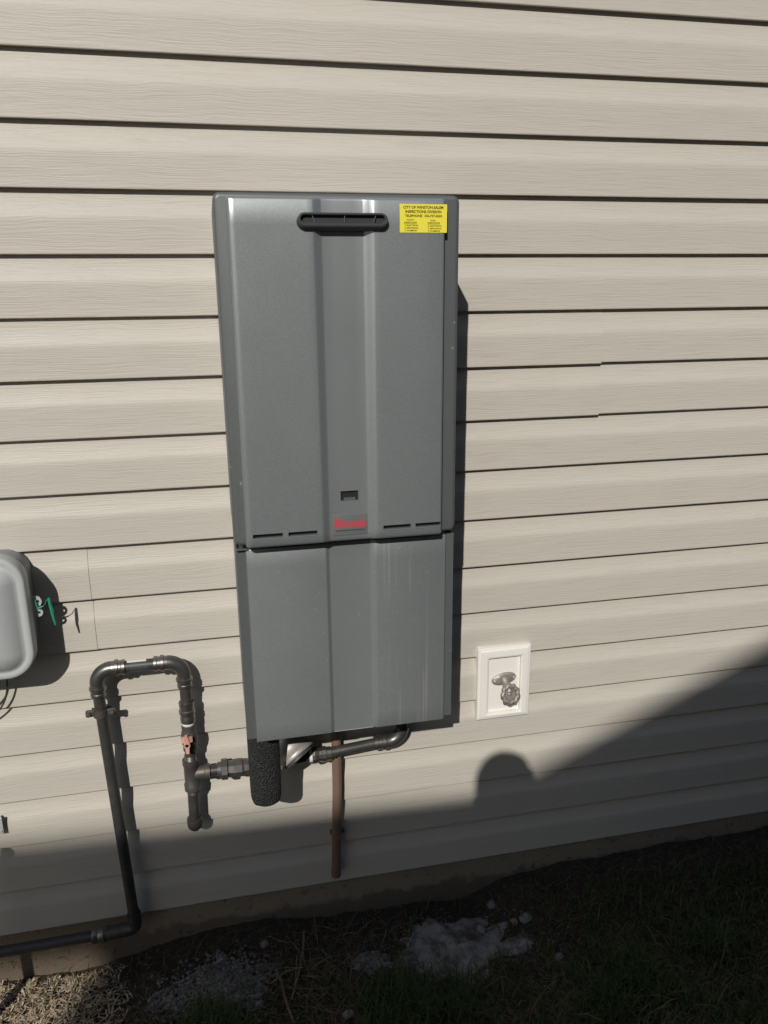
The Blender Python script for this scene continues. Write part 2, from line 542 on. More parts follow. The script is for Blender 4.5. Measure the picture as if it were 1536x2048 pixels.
# ------------------------------------------------------------------ tankless water heater
HX0, HX1, HZ0, HZ1, HY = 0.0377, 0.5000, -0.9530, -0.2866, -0.2740
heater = thing('water_heater', (0.2676, 0, -1.41), 'tall grey outdoor tankless water heater mounted on the beige siding', 'water heater')
mb = MB()
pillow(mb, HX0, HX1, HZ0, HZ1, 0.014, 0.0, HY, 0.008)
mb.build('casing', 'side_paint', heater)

def step_profile(x, xs):
    """Depth of the sunk centre channel (0 outside, 1 inside)."""
    return float(np.interp(x, xs, [0, 1, 1, 0]))

def panel(name, m, x0, x1, z0, z1, y0, thick, chan, depth, roll, holes=(), corner=0.006, parent=None, back=None):
    """A pressed sheet with a sunk centre channel, rolled edges and cut-out holes (real openings with depth)."""
    xs = {x0, x1}
    for t in (0.1, 0.3, 0.55, 1.0):
        xs |= {x0 + roll * t, x1 - roll * t}
    c0, c1, c2, c3 = chan
    for a, b in ((c0, c1), (c2, c3)):
        for t in (-0.12, 0, 0.12, 0.5, 0.88, 1.0, 1.12):
            xs.add(a + (b - a) * t)
    zs = {z0, z1}
    for t in (0.1, 0.3, 0.55, 1.0):
        zs |= {z0 + roll * t, z1 - roll * t}
    for hx0, hx1, hz0, hz1 in holes:
        xs |= {hx0, hx1, hx0 + 0.002, hx1 - 0.002}
        zs |= {hz0, hz1}
    xs = sorted(xs)
    zs = sorted(zs)
    zz = list(zs)
    for a, b in zip(zs, zs[1:]):
        if b - a > 0.06:
            n = int((b - a) / 0.04)
            zz += [a + (b - a) * k / n for k in range(1, n)]
    zs = sorted(zz)
    def depth_at(x, z):
        d = min(x - x0, x1 - x, z - z0, z1 - z)
        t = min(1.0, max(0.0, d / roll))
        e = math.sqrt(max(0.0, 1 - (1 - t) ** 2))
        s = np.interp(x, [c0 - 0.0015, c0 + 0.0015, c1 - 0.0015, c1 + 0.0015, c2 - 0.0015, c2 + 0.0015, c3 - 0.0015, c3 + 0.0015], [0, 0.06, 0.94, 1, 1, 0.94, 0.06, 0])
        return y0 + thick - thick * e + depth * s * e
    vs, fs = [], []
    for z in zs:
        for x in xs:
            px, pz = x, z
            for cx, sx in ((x0 + corner, -1), (x1 - corner, 1)):
                for cz, sz in ((z0 + corner, -1), (z1 - corner, 1)):
                    dx, dz = (x - cx) * sx, (z - cz) * sz
                    if dx > 0 and dz > 0:
                        l = math.hypot(dx, dz)
                        mx = max(dx, dz)
                        px, pz = cx + sx * dx * mx / l, cz + sz * dz * mx / l
            vs.append((px, depth_at(x, z), pz))
    nx = len(xs)
    cut = set()
    for j in range(len(zs) - 1):
        for i in range(nx - 1):
            cx, cz = (xs[i] + xs[i + 1]) / 2, (zs[j] + zs[j + 1]) / 2
            if any(h[0] < cx < h[1] and h[2] < cz < h[3] for h in holes):
                cut.add((i, j))
            else:
                fs.append((j * nx + i, j * nx + i + 1, (j + 1) * nx + i + 1, (j + 1) * nx + i))
    # walls of the openings
    base = len(vs)
    vs += [(p[0], p[1] + 0.009, p[2]) for p in vs]
    for i, j in cut:
        for (di, dj), (p, q) in (((-1, 0), ((i, j), (i, j + 1))), ((1, 0), ((i + 1, j), (i + 1, j + 1))), ((0, -1), ((i, j), (i + 1, j))), ((0, 1), ((i, j + 1), (i + 1, j + 1)))):
            if (i + di, j + dj) not in cut:
                a, b = p[1] * nx + p[0], q[1] * nx + q[0]
                fs.append((a, b, base + b, base + a))
    used = sorted({i for f in fs for i in f})
    ix = {o: n for n, o in enumerate(used)}
    return MB().add([vs[i] for i in used], [tuple(ix[i] for i in f) for f in fs]).build(name, m, parent, 40)

SLOTS = [(0.0747, 0.1343), (0.1453, 0.2040), (0.3408, 0.3993), (0.4089, 0.4640)]
CH = (0.2155, 0.2312, 0.3105, 0.3282)
DISP = (0.2548, 0.2912, -0.8700, -0.8495)
holes = [(a, b, -0.9345, -0.9255) for a, b in SLOTS] + [DISP]
cover = panel('front_cover', 'paint', 0.0601, 0.4680, -0.9560, -0.2935, -0.2905, 0.0160, CH, 0.0095, 0.0070, holes, 0.007, heater)
for a, b in SLOTS:
    mb = MB().box((a - 0.003, -0.2800, -0.936), (b + 0.003, -0.2790, -0.923))
    vsl = mb.build('vent_slot', 'dark', heater)
    mb = MB()
    mb.loft([[(x, -0.2902, -0.9366), (x, -0.2920, -0.9358), (x, -0.2918, -0.9344), (x, -0.2850, -0.9340), (x, -0.2850, -0.9362)] for x in (a + 0.001, b - 0.001)])
    mb.build('slot_lip', 'paint', vsl, 20)
mb = MB().box((DISP[0] - 0.002, -0.2756, DISP[2] - 0.002), (DISP[1] + 0.002, -0.2746, DISP[3] + 0.002))
dw = mb.build('display_window', 'dark', heater)
mb = MB().box((DISP[0] + 0.007, -0.2796, DISP[2] + 0.0002), (DISP[1] - 0.006, -0.2757, DISP[2] + 0.0060), 0.0003)
mb.build('display_bezel', 'side_paint', dw)
# exhaust outlet: an oval nozzle with a slot and three vanes
VZ, VX0, VX1 = -0.3372, 0.1846, 0.3548
def stadium(x0, x1, zc, hh, y, n=10):
    return rrect(x0, x1, zc - hh, zc + hh, hh * 0.999, y, n)
mb = MB()
mb.loft([stadium(VX0, VX1, VZ, 0.0158, -0.281), stadium(VX0, VX1, VZ + 0.0004, 0.0154, -0.2925), stadium(VX0 + 0.0015, VX1 - 0.0015, VZ + 0.0022, 0.0126, -0.3010),
         stadium(VX0 + 0.0035, VX1 - 0.0035, VZ + 0.0030, 0.0108, -0.3028), stadium(VX0 + 0.0062, VX1 - 0.0062, VZ + 0.0034, 0.0082, -0.3026), stadium(VX0 + 0.0078, VX1 - 0.0078, VZ + 0.0036, 0.0066, -0.3005),
         stadium(VX0 + 0.0085, VX1 - 0.0085, VZ + 0.0036, 0.0060, -0.2860)], True, True)
ex = mb.build('exhaust_outlet', 'black_plastic', heater, 40)
mb = MB().loft([stadium(VX0 + 0.0080, VX1 - 0.0080, VZ + 0.0036, 0.0064, -0.2940), stadium(VX0 + 0.0080, VX1 - 0.0080, VZ + 0.0036, 0.0064, -0.2950)])
mb.build('outlet_shade_plate', 'outlet_dark', ex)  # dark plate standing in for shade inside the outlet slot
for f, lean in ((0.19, -0.004), (0.515, 0.0), (0.83, 0.004)):
    x = VX0 + (VX1 - VX0) * f
    mb = MB()
    mb.loft([[(x - 0.0006, -0.3005, VZ - 0.0026), (x + 0.0006, -0.3005, VZ - 0.0026), (x + 0.0006, -0.2945, VZ - 0.0026), (x - 0.0006, -0.2945, VZ - 0.0026)],
             [(x - 0.0006 + lean, -0.3005, VZ + 0.0098), (x + 0.0006 + lean, -0.3005, VZ + 0.0098), (x + 0.0006 + lean, -0.2945, VZ + 0.0098), (x - 0.0006 + lean, -0.2945, VZ + 0.0098)]])
    mb.build('vane', 'side_paint', ex)
# lettering helper: Blender's built-in font turned into mesh
FC = {}
def text_mesh(body, bold):
    key = (body, bold)
    if key not in FC:
        cu = bpy.data.curves.new('lettering', 'FONT')
        cu.body = body
        cu.size = 1.0
        cu.offset = bold
        cu.resolution_u = 3
        o = bpy.data.objects.new('lettering', cu)
        COL.objects.link(o)
        bpy.context.view_layer.update()
        me = bpy.data.meshes.new_from_object(o.evaluated_get(bpy.context.evaluated_depsgraph_get()))
        FC[key] = (np.array([v.co[:] for v in me.vertices]), [tuple(p.vertices) for p in me.polygons])
        bpy.data.objects.remove(o)
        bpy.data.curves.remove(cu)
        bpy.data.meshes.remove(me)
    return FC[key]
def letter(mb, body, x0, x1, z0, z1, y, bold=0.02, skew=0.0):
    v, f = text_mesh(body, bold)
    lo, hi = v.min(0), v.max(0)
    sx, sz = (x1 - x0) / (hi[0] - lo[0]), (z1 - z0) / (hi[1] - lo[1])
    mb.add([(x0 + (p[0] - lo[0]) * sx, y, z0 + (p[1] - lo[1]) * sz + skew * (p[0] - lo[0]) * sx) for p in v], f)

# maker's plate
mb = MB()
pillow(mb, 0.2365, 0.3085, -0.9425, -0.8985, 0.001, -0.2805, -0.2822, 0.0005, 2, 2)
plate = mb.build('name_plate', 'logo', heater)
mb = MB()
letter(mb, 'Rinnai', 0.2405, 0.3040, -0.9268, -0.9078, -0.2824, 0.03)
mb.build('lettering', 'red', plate)
mb = MB().box((0.2425, -0.28245, -0.9335), (0.3030, -0.2823, -0.9312))
mb.build('caption_strip', 'black_plastic', plate)

# inspection sticker
SX0, SX1, SZ0, SZ1, SY = 0.3778, 0.4690, -0.3553, -0.3050, -0.2913
mb = MB().box((SX0, SY, SZ0), (SX1, -0.2902, SZ1))
st = mb.build('inspection_sticker', 'yellow', heater)
st['label'] = 'yellow printed inspection sticker'
mb = MB()
sw, sh = SX1 - SX0, SZ1 - SZ0
ly = SY - 0.00025
def line(t, fx0, fx1, fz0, fz1, bold=0.03):
    letter(mb, t, SX0 + sw * fx0, SX0 + sw * fx1, SZ1 - sh * fz1, SZ1 - sh * fz0, ly, bold)
def quad(fx0, fx1, fz0, fz1):
    a, b, c, d = SX0 + sw * fx0, SX0 + sw * fx1, SZ1 - sh * fz1, SZ1 - sh * fz0
    mb.add([(a, ly, c), (b, ly, c), (b, ly, d), (a, ly, d)], [(0, 1, 2, 3)])
line('CITY OF WINSTON-SALEM', 0.07, 0.92, 0.065, 0.165)
line('INSPECTIONS DIVISION', 0.115, 0.875, 0.215, 0.315)
line('TELEPHONE:  336-727-2624', 0.105, 0.89, 0.365, 0.455)
line('ROUGH-IN', 0.145, 0.30, 0.525, 0.575, 0.02)
line('FINAL', 0.65, 0.76, 0.545, 0.595, 0.02)
line('INSPECTIONS', 0.09, 0.355, 0.615, 0.665, 0.02)
quad(0.09, 0.355, 0.678, 0.686)
line('INSPECTIONS', 0.585, 0.845, 0.63, 0.68, 0.02)
quad(0.585, 0.845, 0.693, 0.701)
for i, t in enumerate(('ELECTRICAL', 'MECHANICAL', 'PLUMBING')):
    for fx, dz in ((0.10, 0.0), (0.595, 0.015)):
        z0 = 0.715 + i * 0.092 + dz
        wd = 0.24 if i < 2 else 0.205
        line(t, fx + 0.05, fx + 0.05 + wd, z0, z0 + 0.055, 0.02)
        for a in ((fx, fx + 0.03, z0 - 0.004, z0 + 0.004), (fx, fx + 0.03, z0 + 0.053, z0 + 0.061), (fx, fx + 0.004, z0, z0 + 0.057), (fx + 0.026, fx + 0.03, z0, z0 + 0.057)):
            quad(*a)
mb.build('lettering', 'ink', st)

# pipe cover under the heater
CY = -0.251
mb = MB()
CZ0, CZ1 = -1.4070, -0.9640
for x0, x1 in ((0.0392, 0.0420), (0.5012, 0.5040)):
    mb.box((x0, CY + 0.003, CZ0 + 0.001), (x1, -0.001, CZ1))
mb.box((0.0392, CY, CZ0 + 0.002), (0.0596, CY + 0.002, CZ1 - 0.0005))
mb.box((0.4868, CY, CZ0 + 0.002), (0.5040, CY + 0.002, CZ1 - 0.0005))
mb.box((0.0425, CY + 0.010, CZ1 - 0.012), (0.5008, -0.001, CZ1 - 0.009))
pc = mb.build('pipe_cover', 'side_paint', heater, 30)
panel('cover_panel', 'paint_low', 0.0592, 0.4860, -1.4130, CZ1 - 0.002, -0.2565, 0.0055, (0.2235, 0.2330, 0.3190, 0.3325), 0.0065, 0.0028, (), 0.003, pc)
# dented corner clip and a few screws where the two covers meet
mb = MB()
mb.box((0.0398, -0.262, -0.9660), (0.0640, -0.2505, -0.9635), 0.0006)
mb.build('joint_lip', 'side_paint', pc)
# ------------------------------------------------------------------ gas line
GY = -0.044
R = 0.0135
gas = thing('gas_line', (-0.29, GY, -2.14), 'black iron gas pipe rising up the siding, looping over and feeding the heater', 'gas pipe')
def g(x, z, y=GY):
    return Vector((x, y, z))
X, Z = Vector((1, 0, 0)), Vector((0, 0, 1))
MB().tube([g(-1.6, -2.052), g(-0.375, -2.040)], R).build('low_pipe', 'pipe', gas)
MB().tube([g(-0.345, -2.040), g(-0.290, -2.037)] + arc(g(-0.290, -2.019), -Z, X, 0.018)[1:] + [g(-0.2722, -1.990)], [0.0172] * 11).build('elbow', 'pipe', gas)
# press sleeve on the low pipe
MB().tube([g(-0.378, -2.040), g(-0.378, -2.040), g(-0.368, -2.040), g(-0.364, -2.040), g(-0.360, -2.040), g(-0.352, -2.040), g(-0.350, -2.040), g(-0.343, -2.040)],
          [0.0150, 0.0195, 0.0195, 0.0172, 0.0180, 0.0180, 0.0205, 0.0172], 24).build('press_sleeve', 'fitting', gas)
MB().tube([g(-0.2725, -1.995), g(-0.2945, -1.350)], R).build('riser_pipe', 'pipe', gas)
# upper left elbow with its press sleeves
def sleeve(p, d, name='press_sleeve', L=0.033, m='fitting'):
    d = Vector(d).normalized()
    p = Vector(p)
    prof = [(0.0, 0.0140), (0.0, 0.0178), (0.007, 0.0178), (0.0085, 0.0165), (0.0145, 0.0165), (0.0155, 0.0194), (0.0225, 0.0194), (0.0235, 0.0168), (L, 0.0163)]
    return MB().tube([p + d * a for a, _ in prof], [b for _, b in prof], 24).build(name, m, gas, 30)
EZ, EXL, EXR, ER = -1.3005, -0.2940, -0.0970, 0.036
sleeve(g(EXL, EZ - ER - 0.030), Z)
sleeve(g(EXL + ER + 0.030, EZ), -X)
MB().tube(arc(g(EXL + ER, EZ - ER), -X, Z, ER, 10), 0.0168, 24).build('elbow', 'elbow', gas)
MB().tube([g(EXL + ER + 0.012, EZ), g(EXR - ER - 0.012, EZ)], R).build('bridge_pipe', 'pipe', gas)
MB().tube([g(-0.217, EZ + 0.0), g(-0.176, EZ + 0.0)], R + 0.0004).build('label_wrap', 'black_plastic', gas)
mb = MB()
th = [math.radians(t) for t in (62, 75, 90, 105, 118)]
mb.loft([[(x, GY - math.cos(t) * (R + 0.0009), EZ + math.sin(t) * (R + 0.0009)) for t in th] for x in (-0.2225, -0.1795)], False, False, closed=False)
mb.build('printed_tag', 'tape', gas)
sleeve(g(EXR - ER - 0.030, EZ), X)
MB().tube(arc(g(EXR - ER, EZ - ER), Z, X, ER, 10), 0.0168, 24).build('elbow', 'elbow', gas)
sleeve(g(EXR, EZ - ER - 0.030), Z)
MB().tube([g(EXR, EZ - ER - 0.01), g(EXR, -1.420)], R).build('drop_pipe', 'pipe', gas)
# press adapter, tape, ball valve
prof = [(-1.408, 0.0140), (-1.408, 0.0185), (-1.418, 0.0185), (-1.420, 0.0170), (-1.427, 0.0170), (-1.429, 0.0195), (-1.437, 0.0195), (-1.439, 0.0172), (-1.447, 0.0172), (-1.449, 0.0180), (-1.461, 0.0175)]
MB().tube([g(EXR, z) for z, _ in prof], [r for _, r in prof], 24).build('press_adapter', 'fitting', gas, 30)
MB().tube([g(EXR, -1.461), g(EXR, -1.4655), g(EXR, -1.470)], [0.0150, 0.0162, 0.0145], 20).build('thread_tape', 'tape', gas)
prof = [(-1.469, 0.0165), (-1.474, 0.0170), (-1.484, 0.0165), (-1.490, 0.0185), (-1.505, 0.0205), (-1.520, 0.0185), (-1.526, 0.0165), (-1.538, 0.0170), (-1.540, 0.0150)]
vb = MB().tube([g(EXR, z) for z, _ in prof], [r for _, r in prof], 24).build('ball_valve', 'cast', gas, 50)
hx, hy = EXR - 0.005, GY - 0.027
mb = MB()
mb.tube([(hx, GY - 0.016, -1.505), (hx, hy - 0.004, -1.505)], [0.0075, 0.0075], 14)
mb.build('valve_stem', 'cast', vb)
mb = MB()
def bar(c0, c1, w0, w1, t):
    return [[(c0[0] - w0, c0[1], c0[2]), (c0[0] + w0, c0[1], c0[2]), (c0[0] + w0, c0[1] - t, c0[2]), (c0[0] - w0, c0[1] - t, c0[2])],
            [(c1[0] - w1, c1[1], c1[2]), (c1[0] + w1, c1[1], c1[2]), (c1[0] + w1, c1[1] - t, c1[2]), (c1[0] - w1, c1[1] - t, c1[2])]]
mb.loft(bar((hx, hy, -1.505), (hx + 0.0005, hy - 0.003, -1.528), 0.0062, 0.0034, 0.007))
mb.loft(bar((hx, hy, -1.503), (hx - 0.001, hy - 0.002, -1.481), 0.0075, 0.0030, 0.007))
mb.loft([[(hx - 0.0125, hy - 0.002, -1.4885), (hx - 0.0125, hy + 0.004, -1.4885), (hx - 0.0125, hy + 0.004, -1.501), (hx - 0.0125, hy - 0.002, -1.501)],
         [(hx, hy - 0.0075, -1.486), (hx, hy, -1.486), (hx, hy, -1.503), (hx, hy - 0.0075, -1.503)],
         [(hx + 0.0135, hy - 0.001, -1.4905), (hx + 0.0135, hy + 0.005, -1.4905), (hx + 0.0135, hy + 0.005, -1.502), (hx + 0.0135, hy - 0.001, -1.502)]])
mb.tube([(hx, hy - 0.006, -1.506), (hx, hy - 0.010, -1.506), (hx, hy - 0.010, -1.506), (hx, hy - 0.005, -1.506)], [0.0080, 0.0078, 0.0040, 0.0036], 16)
mb.build('valve_handle', 'handle', vb, 30)
# nipple, tee, drip leg with cap
MB().tube([g(EXR, -1.538), g(EXR - 0.0015, -1.575)], R).build('nipple', 'pipe', gas)
for z0, z1 in ((-1.5655, -1.553), (-1.6505, -1.660)):
    n_ = 7
    zz = [z0 + (z1 - z0) * k / (2 * n_) for k in range(2 * n_ + 1)]
    MB().tube([g(-0.0985, z) for z in zz], [0.0139 if k % 2 else 0.0148 for k in range(2 * n_ + 1)], 18).build('pipe_thread', 'fitting', gas, 20)
TX, TZ = -0.0995, -1.606
prof = [(-1.566, 0.0150), (-1.566, 0.0195), (-1.578, 0.0200), (-1.582, 0.0175), (-1.606, 0.0178), (-1.630, 0.0175), (-1.634, 0.0200), (-1.650, 0.0195), (-1.650, 0.0150)]
tee = MB().tube([g(TX, z) for z, _ in prof], [r for _, r in prof], 24)
prof = [(TX, 0.0165), (TX + 0.030, 0.0165), (TX + 0.032, 0.0172), (TX + 0.033, 0.0195), (TX + 0.045, 0.0195), (TX + 0.045, 0.0150)]
tee.tube([g(x, TZ) for x, _ in prof], [r for _, r in prof], 24)
tee.build('tee', 'cast', gas, 45)
MB().tube([g(TX, -1.645), g(TX - 0.002, -1.745)], R).build('drip_leg', 'pipe', gas)
prof = [(-1.734, 0.0140), (-1.734, 0.0185), (-1.739, 0.0192), (-1.752, 0.0188), (-1.760, 0.0165), (-1.766, 0.0110), (-1.769, 0.0030)]
MB().tube([g(TX - 0.002, z) for z, _ in prof], [r for _, r in prof], 24).build('drip_cap', 'rust', gas, 50)
MB().tube([g(TX + 0.04, TZ), g(0.26, -1.600)], R).build('branch_pipe', 'pipe', gas)
# union with hex nut left of the foam
MB().tube([g(-0.036, TZ), g(-0.036, TZ), g(-0.027, TZ), g(-0.027, TZ)], [0.014, 0.0190, 0.0190, 0.0150], 24).build('union_end', 'cast', gas, 30)
MB().tube([g(-0.027, TZ), g(-0.026, TZ), g(-0.012, TZ), g(-0.011, TZ)], [0.0240, 0.0262, 0.0262, 0.0235], 8).build('union_nut', 'cast', gas, 20)
MB().tube([g(-0.0105, TZ), g(-0.0105, TZ), g(0.0, TZ), g(0.006, TZ), g(0.024, TZ), g(0.029, TZ), g(0.045, TZ)], [0.0145, 0.0195, 0.0200, 0.0225, 0.0225, 0.0195, 0.0190], 8).build('union_tail', 'cast', gas, 20)
# right of the foam: taped thread, press adapter, pipe, elbow up into the heater
RZ0, RZ1 = -1.6000, -1.5870
MB().tube([g(0.193, RZ0 - 0.001), g(0.2005, RZ0 - 0.001)], [0.0150, 0.0158], 20).build('thread_tape', 'tape', gas)
prof = [(0.200, 0.0150), (0.200, 0.0210), (0.207, 0.0215), (0.207, 0.0215), (0.216, 0.0200), (0.218, 0.0178), (0.225, 0.0178), (0.226, 0.0200), (0.236, 0.0200), (0.238, 0.0172), (0.249, 0.0172), (0.249, 0.014)]
MB().tube([g(x, RZ0) for x, _ in prof], [r for _, r in prof], 12).build('press_adapter', 'fitting', gas, 25)
MB().tube([g(0.22, RZ0), g(0.372, RZ1)], R).build('feed_pipe', 'pipe', gas)
prof = [(0.362, 0.0140), (0.362, 0.0185), (0.371, 0.0185), (0.373, 0.0170), (0.381, 0.0170), (0.383, 0.0195), (0.392, 0.0195), (0.394, 0.0172), (0.402, 0.0168)]
MB().tube([g(x, RZ1) for x, _ in prof], [r for _, r in prof], 24).build('press_sleeve', 'fitting', gas, 30)
MB().tube(arc(g(0.398, RZ1 + 0.040), -Z, X, 0.040, 10), 0.0172, 24).build('elbow', 'elbow', gas)
MB().tube([g(0.438, RZ1 + 0.038), g(0.438, -1.30)], 0.0150).build('inlet_pipe', 'pipe', gas)
# pipe clamp on the riser
mb = MB()
cz = -1.4110
ring = [(EXL + 0.0165 * math.cos(t), GY + 0.0165 * math.sin(t)) for t in [2 * math.pi * q / 24 for q in range(24)]]
mb.loft([[(x, y, cz - 0.009) for x, y in ring], [(x, y, cz + 0.009) for x, y in ring]])
mb.build('pipe_clamp', 'rust', gas, 30)
for a_, b__ in ((-0.033, -0.013), (0.013, 0.034)):
    mb = MB()
    mb.box((EXL + a_, GY - 0.005, cz - 0.008), (EXL + b__, GY + 0.004, cz + 0.008), 0.002)
    mb.build('clamp_ear', 'rust', gas, 30)
for dx in (-0.026, 0.027):
    MB().tube([(EXL + dx, GY - 0.004, cz), (EXL + dx, GY - 0.010, cz), (EXL + dx, GY - 0.0115, cz)], [0.0055, 0.0055, 0.003], 12).build('clamp_screw', 'rust', gas)
mb = MB()
mb.box((EXL - 0.0225, -0.026, cz - 0.010), (EXL + 0.0225, -0.022, cz + 0.003), 0.001)
mb.tube([(EXL, GY + 0.015, cz), (EXL, -0.010, cz)], 0.006, 12)
mb.build('clamp_bracket', 'rust', gas, 30)

# ------------------------------------------------------------------ things hanging under the heater
fo = MB()
FX, FY = 0.0765, -0.150
loops = []
prof = [(-1.36, 0.0372), (-1.48, 0.0372), (-1.54, 0.0374), (-1.60, 0.0368), (-1.622, 0.0360), (-1.631, 0.0335), (-1.634, 0.0255), (-1.635, 0.0100)]
for z, r in prof:
    lp = []
    for q in range(36):
        t = 2 * math.pi * q / 36
        rr = r * (1 + 0.018 * noise.noise((math.cos(t) * 3, math.sin(t) * 3, z * 30)))
        lp.append((FX + rr * math.cos(t), FY + rr * math.sin(t), z + 0.002 * noise.noise((math.cos(t) * 2, math.sin(t) * 2, z * 9 + 4))))
    loops.append(lp)
fo.loft(loops)
tag(fo.build('foam_sleeve', 'foam', None, 60, (FX, FY, -1.635)), 'thick black foam pipe sleeve hanging down below the grey heater', 'pipe insulation')

# bright round strainer cap peeping out behind the foam
sv = thing('bright_valve', (0.150, -0.085, -1.58), 'shiny domed metal valve cap half hidden behind the black foam sleeve', 'valve')
c = Vector((0.1570, -0.080, -1.5660))
d = Vector((0.56, -0.50, -0.66)).normalized()        # the way the dish faces
def along(a):
    return c + d * a
prof = [(-0.085, 0.0190), (-0.055, 0.0200), (-0.050, 0.0290), (-0.038, 0.0380), (-0.020, 0.0430), (-0.006, 0.0452), (-0.004, 0.0480), (0.002, 0.0485)]
MB().tube([along(a) for a, _ in prof], [r for _, r in prof], 36).build('dome', 'chrome', sv, 50)
prof = [(0.002, 0.0400), (0.002, 0.0495), (0.005, 0.0505), (0.008, 0.0490), (0.009, 0.0400)]
MB().tube([along(a) for a, _ in prof], [r for _, r in prof], 36).build('rim', 'chrome', sv, 30)
prof = [(0.009, 0.0380), (0.009, 0.0435), (0.0150, 0.0430), (0.0150, 0.0330)]
MB().tube([along(a) for a, _ in prof], [r for _, r in prof], 36).build('gasket', 'black_plastic', sv, 30)
sx, sy_ = frame_of(d)
bolt = along(-0.034) + Vector((-0.006, -0.036, 0.008))
MB().tube([bolt + Vector((0, 0.006, 0)), bolt, bolt + Vector((0, -0.004, 0.001))], [0.0055, 0.0055, 0.004], 12).build('bolt', 'galv', sv)

dp = thing('drain_pipe', (0.2655, -0.024, -2.0), 'slim reddish-brown drain pipe running down the siding below the heater', 'drain pipe')
MB().tube([(0.2690, -0.024, -1.30), (0.2655, -0.024, -1.72), (0.2560, -0.024, -1.985)], 0.0125, 20).build('pipe', 'pvc', dp)
MB().tube([(0.2562, -0.024, -1.975), (0.2558, -0.024, -1.992)], [0.0133, 0.0128], 20).build('pipe_end', 'pvc', dp)
mb = MB()
mb.box((0.2450, -0.010, -1.872), (0.2840, -0.001, -1.860), 0.001)
mb.tube([(0.2615, -0.026, -1.8605), (0.2613, -0.026, -1.8715)], [0.0138, 0.0138], 20)
mb.build('pipe_strap', 'pvc', dp)

# ------------------------------------------------------------------ white recessed tap box
tb = thing('tap_box', (0.7254, 0, -1.4735), 'white recessed vinyl mounting box around the outdoor tap', 'tap box')
BX0, BX1, BZ0, BZ1 = 0.6514, 0.7994, -1.5784, -1.3686
IX0, IX1, IZ0, IZ1 = 0.6810, 0.7715, -1.5600, -1.3990
def ringloop(i, y, r=0.002):
    return rrect(BX0 + i, BX1 - i, BZ0 + i, BZ1 - i, r, y, 3)
def inner(i, y):
    return rrect(IX0 - i, IX1 + i, IZ0 - i, IZ1 + i, 0.0015, y, 3)
mb = MB()
mb.loft([ringloop(0, 0.010), ringloop(0, -0.011), ringloop(0.0015, -0.0130), ringloop(0.0065, -0.0140), ringloop(0.0085, -0.0175), ringloop(0.0135, -0.0180),
         inner(0.0050, -0.0180), inner(0.0035, -0.0155), inner(0.0010, -0.0150), inner(0.0, -0.0140), inner(0.0, 0.012)], False, False)
mb.build('frame', 'white', tb, 25)
mb = MB().box((IX0 - 0.001, -0.0050, IZ0 - 0.001), (IX1 + 0.001, -0.0042, IZ1 + 0.001))
mb.build('back_plate', 'white', tb)

tap = thing('outdoor_tap', (0.7270, 0, -1.49), 'weathered metal outdoor tap with lobed handwheel in the white box', 'tap')
fc = Vector((0.7270, -0.0080, -1.4650))
def oval(a, b, y, n=32):
    out = []
    for k in range(n):
        t = 2 * math.pi * k / n
        lob = 1 + 0.10 * math.cos(2 * t)
        out.append((fc.x + a * math.cos(t) * lob, y, fc.z + b * math.sin(t) * lob + 0.12 * a * math.cos(t)))
    return out
mb = MB()
mb.loft([oval(0.031, 0.0190, -0.0045), oval(0.031, 0.0190, -0.0085), oval(0.028, 0.0165, -0.0105), oval(0.019, 0.0150, -0.0140)])
mb.build('wall_flange', 'tap', tap, 40)
for s in (-1, 1):
    p = Vector((fc.x + s * 0.0265, -0.0100, fc.z + s * 0.003))
    MB().tube([p, p + Vector((0, -0.0025, 0)), p + Vector((0, -0.0035, 0))], [0.0045, 0.0042, 0.002], 12).build('screw', 'galv', tap)
tdir = Vector((0.07, -0.86, -0.50)).normalized()
def tp(a, dz=0.0):
    return fc + Vector((0, -0.002, 0)) + tdir * a + Vector((0, 0, dz))
prof = [(0.0, 0.0125), (0.006, 0.0125), (0.009, 0.0105), (0.020, 0.0105), (0.022, 0.0135), (0.032, 0.0135), (0.034, 0.0095), (0.041, 0.0085), (0.044, 0.0060)]
MB().tube([tp(a) for a, _ in prof], [r for _, r in prof], 20).build('body', 'tap', tap, 35)
mb = MB()
sp = [tp(0.018), tp(0.026) + Vector((0.003, -0.004, -0.018)), tp(0.026) + Vector((0.004, -0.006, -0.030))]
mb.tube(sp, [0.0095, 0.0100, 0.0115], 18)
mb.tube([sp[2], sp[2] + Vector((0, 0, -0.001)), sp[2] + Vector((0, -0.001, -0.007))], [0.0118, 0.0128, 0.0125], 18)
mb.build('spout', 'tap', tap, 35)
# handwheel: a lobed ring on four spokes, dished towards the viewer
wc = tp(0.047)
wd = Vector((0.10, -0.93, 0.30)).normalized()
wx, wy = frame_of(wd)
mb = MB()
N = 80
loops = []
for k in range(N):
    t = 2 * math.pi * k / N
    rad = 0.0215 + 0.0016 * math.cos(9 * t)
    e = wx * math.cos(t) + wy * math.sin(t)
    lp = []
    for q in range(10):
        a = 2 * math.pi * q / 10
        lp.append(wc + e * (rad + 0.0062 * math.cos(a)) + wd * (0.0062 * math.sin(a)))
    loops.append(lp)
loops.append(loops[0])
mb.loft(loops, False, False)
mb.tube([wc - wd * 0.0065, wc - wd * 0.0045, wc - wd * 0.0028, wc - wd * 0.0040, wc - wd * 0.0050, wc - wd * 0.0020, wc - wd * 0.0010],
        [0.0200, 0.0200, 0.0165, 0.0120, 0.0070, 0.0055, 0.0020], 28)
mb.build('handwheel', 'tap', tap, 50)

